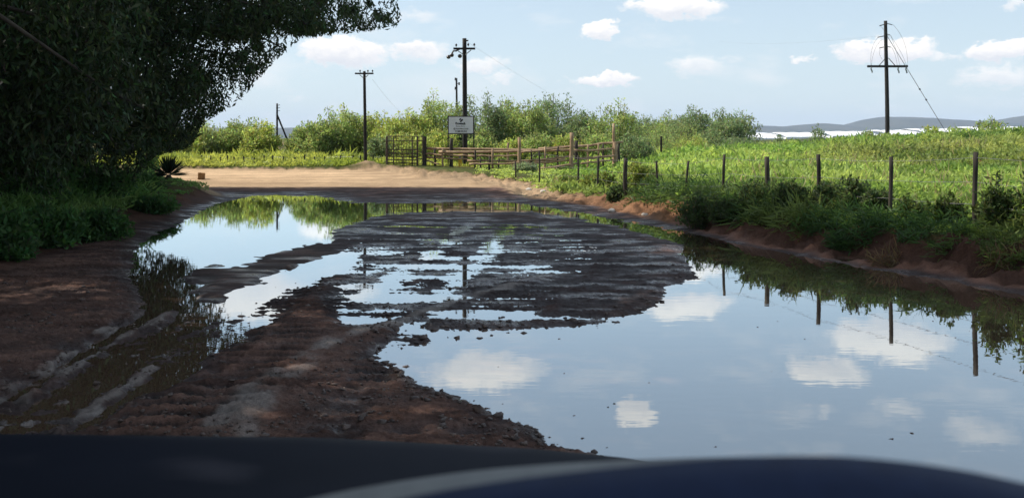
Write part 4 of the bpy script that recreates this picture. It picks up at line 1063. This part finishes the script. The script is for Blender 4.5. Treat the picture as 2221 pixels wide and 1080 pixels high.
grass("seed_stalks", "thin pale seed stalks standing above the field grass", 900, lambda n, y: rng.uniform(1200, 2420, n), 11.5, 45,
      lambda X, Y, U: (X - XR(Y) > 1.1) & (fbm(X * .4, Y * .3, 3, 171) > .0), 5, lambda y: .40 - .004 * y, lambda y: .008 + .0007 * y,
      lambda X, Y: mixc((.30, .28, .12), (.42, .34, .18), sstep(-.4, .4, fbm(X, Y, 2, 172))), None, (0, 0, 2.5))
# dry grass tufts that trail down the bank
for (u, v, Yd, lab) in ((1925, 520, 12.1, "dry straw-coloured grass tuft trailing down the right bank"), (2180, 540, 11.0, "dry straw-coloured grass tuft on the clay lump at the right border")):
    x, y, z = PX(u, v, Yd); z = gz(x, Yd)
    n = 260; D = np.stack([-np.abs(rng.normal(size=n)) * .5, -np.abs(rng.normal(size=n)) * .5, rng.normal(size=n) * .5 - .1], 1)
    V, Q = leaf_arrays(rng.normal(size=(n, 3)) * [.10, .08, .05], D, rng.uniform(.12, .34, n), .012)
    tag(link("dry_grass_tuft", np_mesh("dry_grass_tuft", V, Q, tint(n, (.20, .14, .07), .1, .25)), M_grass, loc=(x, Yd, z + .03)), lab, "grass tuft", "dry tufts on the right bank")

# ------------------------------------------------------------------ clods, stones
def lump_arrays(n_seg=6, n_ring=4):
    th = np.linspace(0, 2 * math.pi, n_seg + 1)[:-1]; V = []
    for ph in np.linspace(-.9, .9, n_ring):
        V += [(math.cos(a) * math.cos(ph), math.sin(a) * math.cos(ph), math.sin(ph)) for a in th]
    V = np.array(V + [(0, 0, -1), (0, 0, 1)]); Q = []
    for i in range(n_ring - 1):
        for j in range(n_seg): Q.append((i * n_seg + j, i * n_seg + (j + 1) % n_seg, (i + 1) * n_seg + (j + 1) % n_seg, (i + 1) * n_seg + j))
    b_ = n_ring * n_seg
    for j in range(0, n_seg, 2):
        Q.append((b_, (j + 2) % n_seg, j + 1, j)); t0 = (n_ring - 1) * n_seg; Q.append((b_ + 1, t0 + j, t0 + j + 1, t0 + (j + 2) % n_seg))
    return V, np.array(Q)
LV, LQ = lump_arrays()
cx, cy = [], []
while len(cx) < 320:
    v = rng.uniform(560, 985, 4000); u = rng.uniform(480, 1520, 4000)
    Yq = F * EYE / (v - VH); Xq = (u - U0) / F * Yq
    s_ = sd_poly(u, v, PUDDLE)
    k = (np.abs(s_ - 14) < np.abs(rng.normal(size=4000)) * 26) & (rng.uniform(size=4000) < .3)
    cx += Xq[k].tolist(); cy += Yq[k].tolist()
cx = np.array(cx[:320]); cy = np.array(cy[:320]); cz = ground(cx, cy)[0]
# fine grit over the bare mud
vv_ = rng.uniform(620, 985, 12000); uu_ = rng.uniform(-60, 1180, 12000); gy_ = F * EYE / (vv_ - VH); gx_ = (uu_ - U0) / F * gy_
gk = (sd_poly(uu_, vv_, PUDDLE) > 4) & (fbm(gx_ * 2, gy_ * 2, 3, 66) > -.15)
gx_, gy_ = gx_[gk][:2400], gy_[gk][:2400]; gz_ = ground(gx_, gy_)[0]; gk = gz_ > .004
fu, fv = rng.uniform(860, 2150, 34), 690 + 280 * rng.uniform(size=34) ** 1.1
fo = sd_poly(fu, fv, PUDDLE) < -12; fy = F * EYE / (fv[fo] - VH); fx_w = (fu[fo] - U0) / F * fy
n0 = len(cx)
cx = np.concatenate([cx, gx_[gk]]); cy = np.concatenate([cy, gy_[gk]]); cz = np.concatenate([cz, gz_[gk]])
n1_ = len(cx); cx = np.concatenate([cx, fx_w]); cy = np.concatenate([cy, fy]); cz = np.concatenate([cz, np.full(len(fy), -.004)])
Vs = []; Qs = []
for i in range(len(cx)):
    r_ = min(.032, .005 + rng.exponential() * .006) if i < n0 else (min(.02, .0025 + rng.exponential() * .0038) if i < n1_ else rng.uniform(.003, .010))
    sc_ = np.array([r_ * rng.uniform(.8, 1.8), r_ * rng.uniform(.8, 1.5), r_ * rng.uniform(.5, .9)])
    a = rng.uniform(0, 6.28); ro = np.array([[math.cos(a), -math.sin(a), 0], [math.sin(a), math.cos(a), 0], [0, 0, 1]])
    Vs.append((LV * sc_ * (1 + .30 * rng.normal(size=(len(LV), 1)))) @ ro.T + [cx[i], cy[i], max(cz[i], -.006) + r_ * .2]); Qs.append(LQ + i * len(LV))
tag(link("mud_clods", np_mesh("mud_clods", np.concatenate(Vs), np.concatenate(Qs)), M_clod), "small dark mud clods scattered along the puddle edges", "mud", None, 'stuff')
for (u, v, r_, lab) in ((1326, 461, .07, "small pale stone at the water's edge below the clay bank"), (1146, 416, .09, "pale stone on the sandy edge below the silvery bush"), (1178, 415, .07, "smaller pale stone right of the one below the silvery bush"),
                        (1398, 469, .06, "pale stone on the sunlit clay bank"), (1631, 456, .05, "tiny white scrap on the dark shaded bank")):
    Yq = F * EYE / (v - VH); Xq = (u - U0) / F * Yq
    for _ in range(6):
        z = gz(Xq, Yq); Yq = F * (EYE - z) / (v - VH); Xq = (u - U0) / F * Yq
    V = LV * np.array([r_ * 1.3, r_, r_ * .8]) * (1 + .15 * rng.normal(size=(len(LV), 1)))
    tag(link("stone", np_mesh("stone", V, LQ, smooth=True), M_stone, loc=(Xq, Yq, gz(Xq, Yq) + r_ * .4)), lab, "stone", "loose pale stones at the road edge")

# ------------------------------------------------------------------ the car we look out of
car = thing("car", "dark car seen from inside: black bonnet, dashboard and rounded navy instrument hood", "car", (0, 1.0, 0))
def surf(name, fx_, us, vs, mat, parent, thick=0):
    V = np.array([[fx_(a, b_) for a in us] for b_ in vs]).reshape(-1, 3) - np.array(car.location)
    nu, nv = len(us), len(vs); idx = np.arange(nu * nv).reshape(nv, nu)
    Q = np.stack([idx[:-1, :-1], idx[:-1, 1:], idx[1:, 1:], idx[1:, :-1]], -1).reshape(-1, 4)
    o = link(name, np_mesh(name, V, Q, smooth=True), mat, parent)
    if thick:
        so = o.modifiers.new("thickness", 'SOLIDIFY'); so.thickness = thick; so.offset = -1
    return o
def bon(x, y):
    ed = np.interp(x, [-1.3, -1.16, -.43, .05, .25, .51, .8, 1.1], [.945, .948, .940, .915, .895, .86, .80, .70])
    nose = -.9 * max(0, y - 2.05) ** 2 * 1.6
    return (x, y, ed + .02 * (2.1 - y) + .012 + nose)
surf("bonnet", bon, np.linspace(-1.3, 1.1, 60), np.concatenate([np.linspace(1.1, 2.05, 10), np.linspace(2.08, 2.75, 20)]), M_bonnet, car, .01)
def arch(us, vs, Yd):
    us = np.array(us, float); vs = np.array(vs, float)
    xs = (us - U0) / F * Yd; zs = EYE + (VH - vs) / F * Yd
    return xs, zs
def smooth_arch(xs, zs, n=60):
    x = np.linspace(xs[0], xs[-1], n); z = np.interp(x, xs, zs)
    k = np.ones(9) / 9; zp = np.pad(z, 4, mode='edge'); zp[:4] = z[0] - (z[4:0:-1] - z[0]); zp[-4:] = z[-1] - (z[-2:-6:-1] - z[-1])
    return x, np.convolve(zp, k, 'valid')
xs, zs = smooth_arch(*arch([300, 600, 760, 900, 1100, 1400, 1700, 1950, 2221, 2500, 2800], [1180, 1080, 1046, 1020, 997, 980, 974, 988, 1032, 1110, 1240], .80))
def trimf(i, k):
    i = int(i); d = [(0, -.09, .14), (1, -.042, .07), (2, -.012, .02), (3, -.002, -.01), (4, -.02, -.04), (5, -.09, -.05)][int(k)]
    return (xs[i], .80 + d[2], zs[i] + d[1])
surf("dash_trim", trimf, range(60), range(6), M_trim, car)
xh, zh = smooth_arch(*arch([520, 760, 880, 1000, 1150, 1300, 1500, 1700, 1950, 2221, 2500, 2800], [1190, 1090, 1064, 1042, 1020, 1003, 984, 971, 982, 1032, 1110, 1240], .62))
def hoodf(i, k):
    i = int(i); d = [(0, -.085, .12), (1, -.036, .06), (2, -.011, .02), (3, -.002, -.005), (4, -.012, -.03), (5, -.05, -.05), (6, -.16, -.055)][int(k)]
    return (xh[i], .62 + d[2], zh[i] + d[1])
surf("instrument_hood", hoodf, range(60), range(7), M_dash, car)
def dash(x, y):
    return (x, y, 1.185 - .10 * max(0, .62 - y) - 1.2 * max(0, .45 - y))
surf("dashboard", dash, np.linspace(-1.1, 1.1, 30), np.linspace(.35, 1.05, 12), M_bonnet, car, .01)

# ------------------------------------------------------------------ air
hm, t = new_mat("haze_air")
pv_ = t.nodes.new('ShaderNodeVolumePrincipled'); pv_.inputs['Color'].default_value = (.62, .74, 1.0, 1); pv_.inputs['Density'].default_value = 0.00017; pv_.inputs['Anisotropy'].default_value = .0
o = t.nodes.new('ShaderNodeOutputMaterial'); L(t, pv_.outputs[0], o.inputs['Volume'])
m = MB(); m.box((0, 0, 43), (8600, 8600, 106)); hz_ob = m.build("haze", hm); tag(hz_ob, kind='stuff')
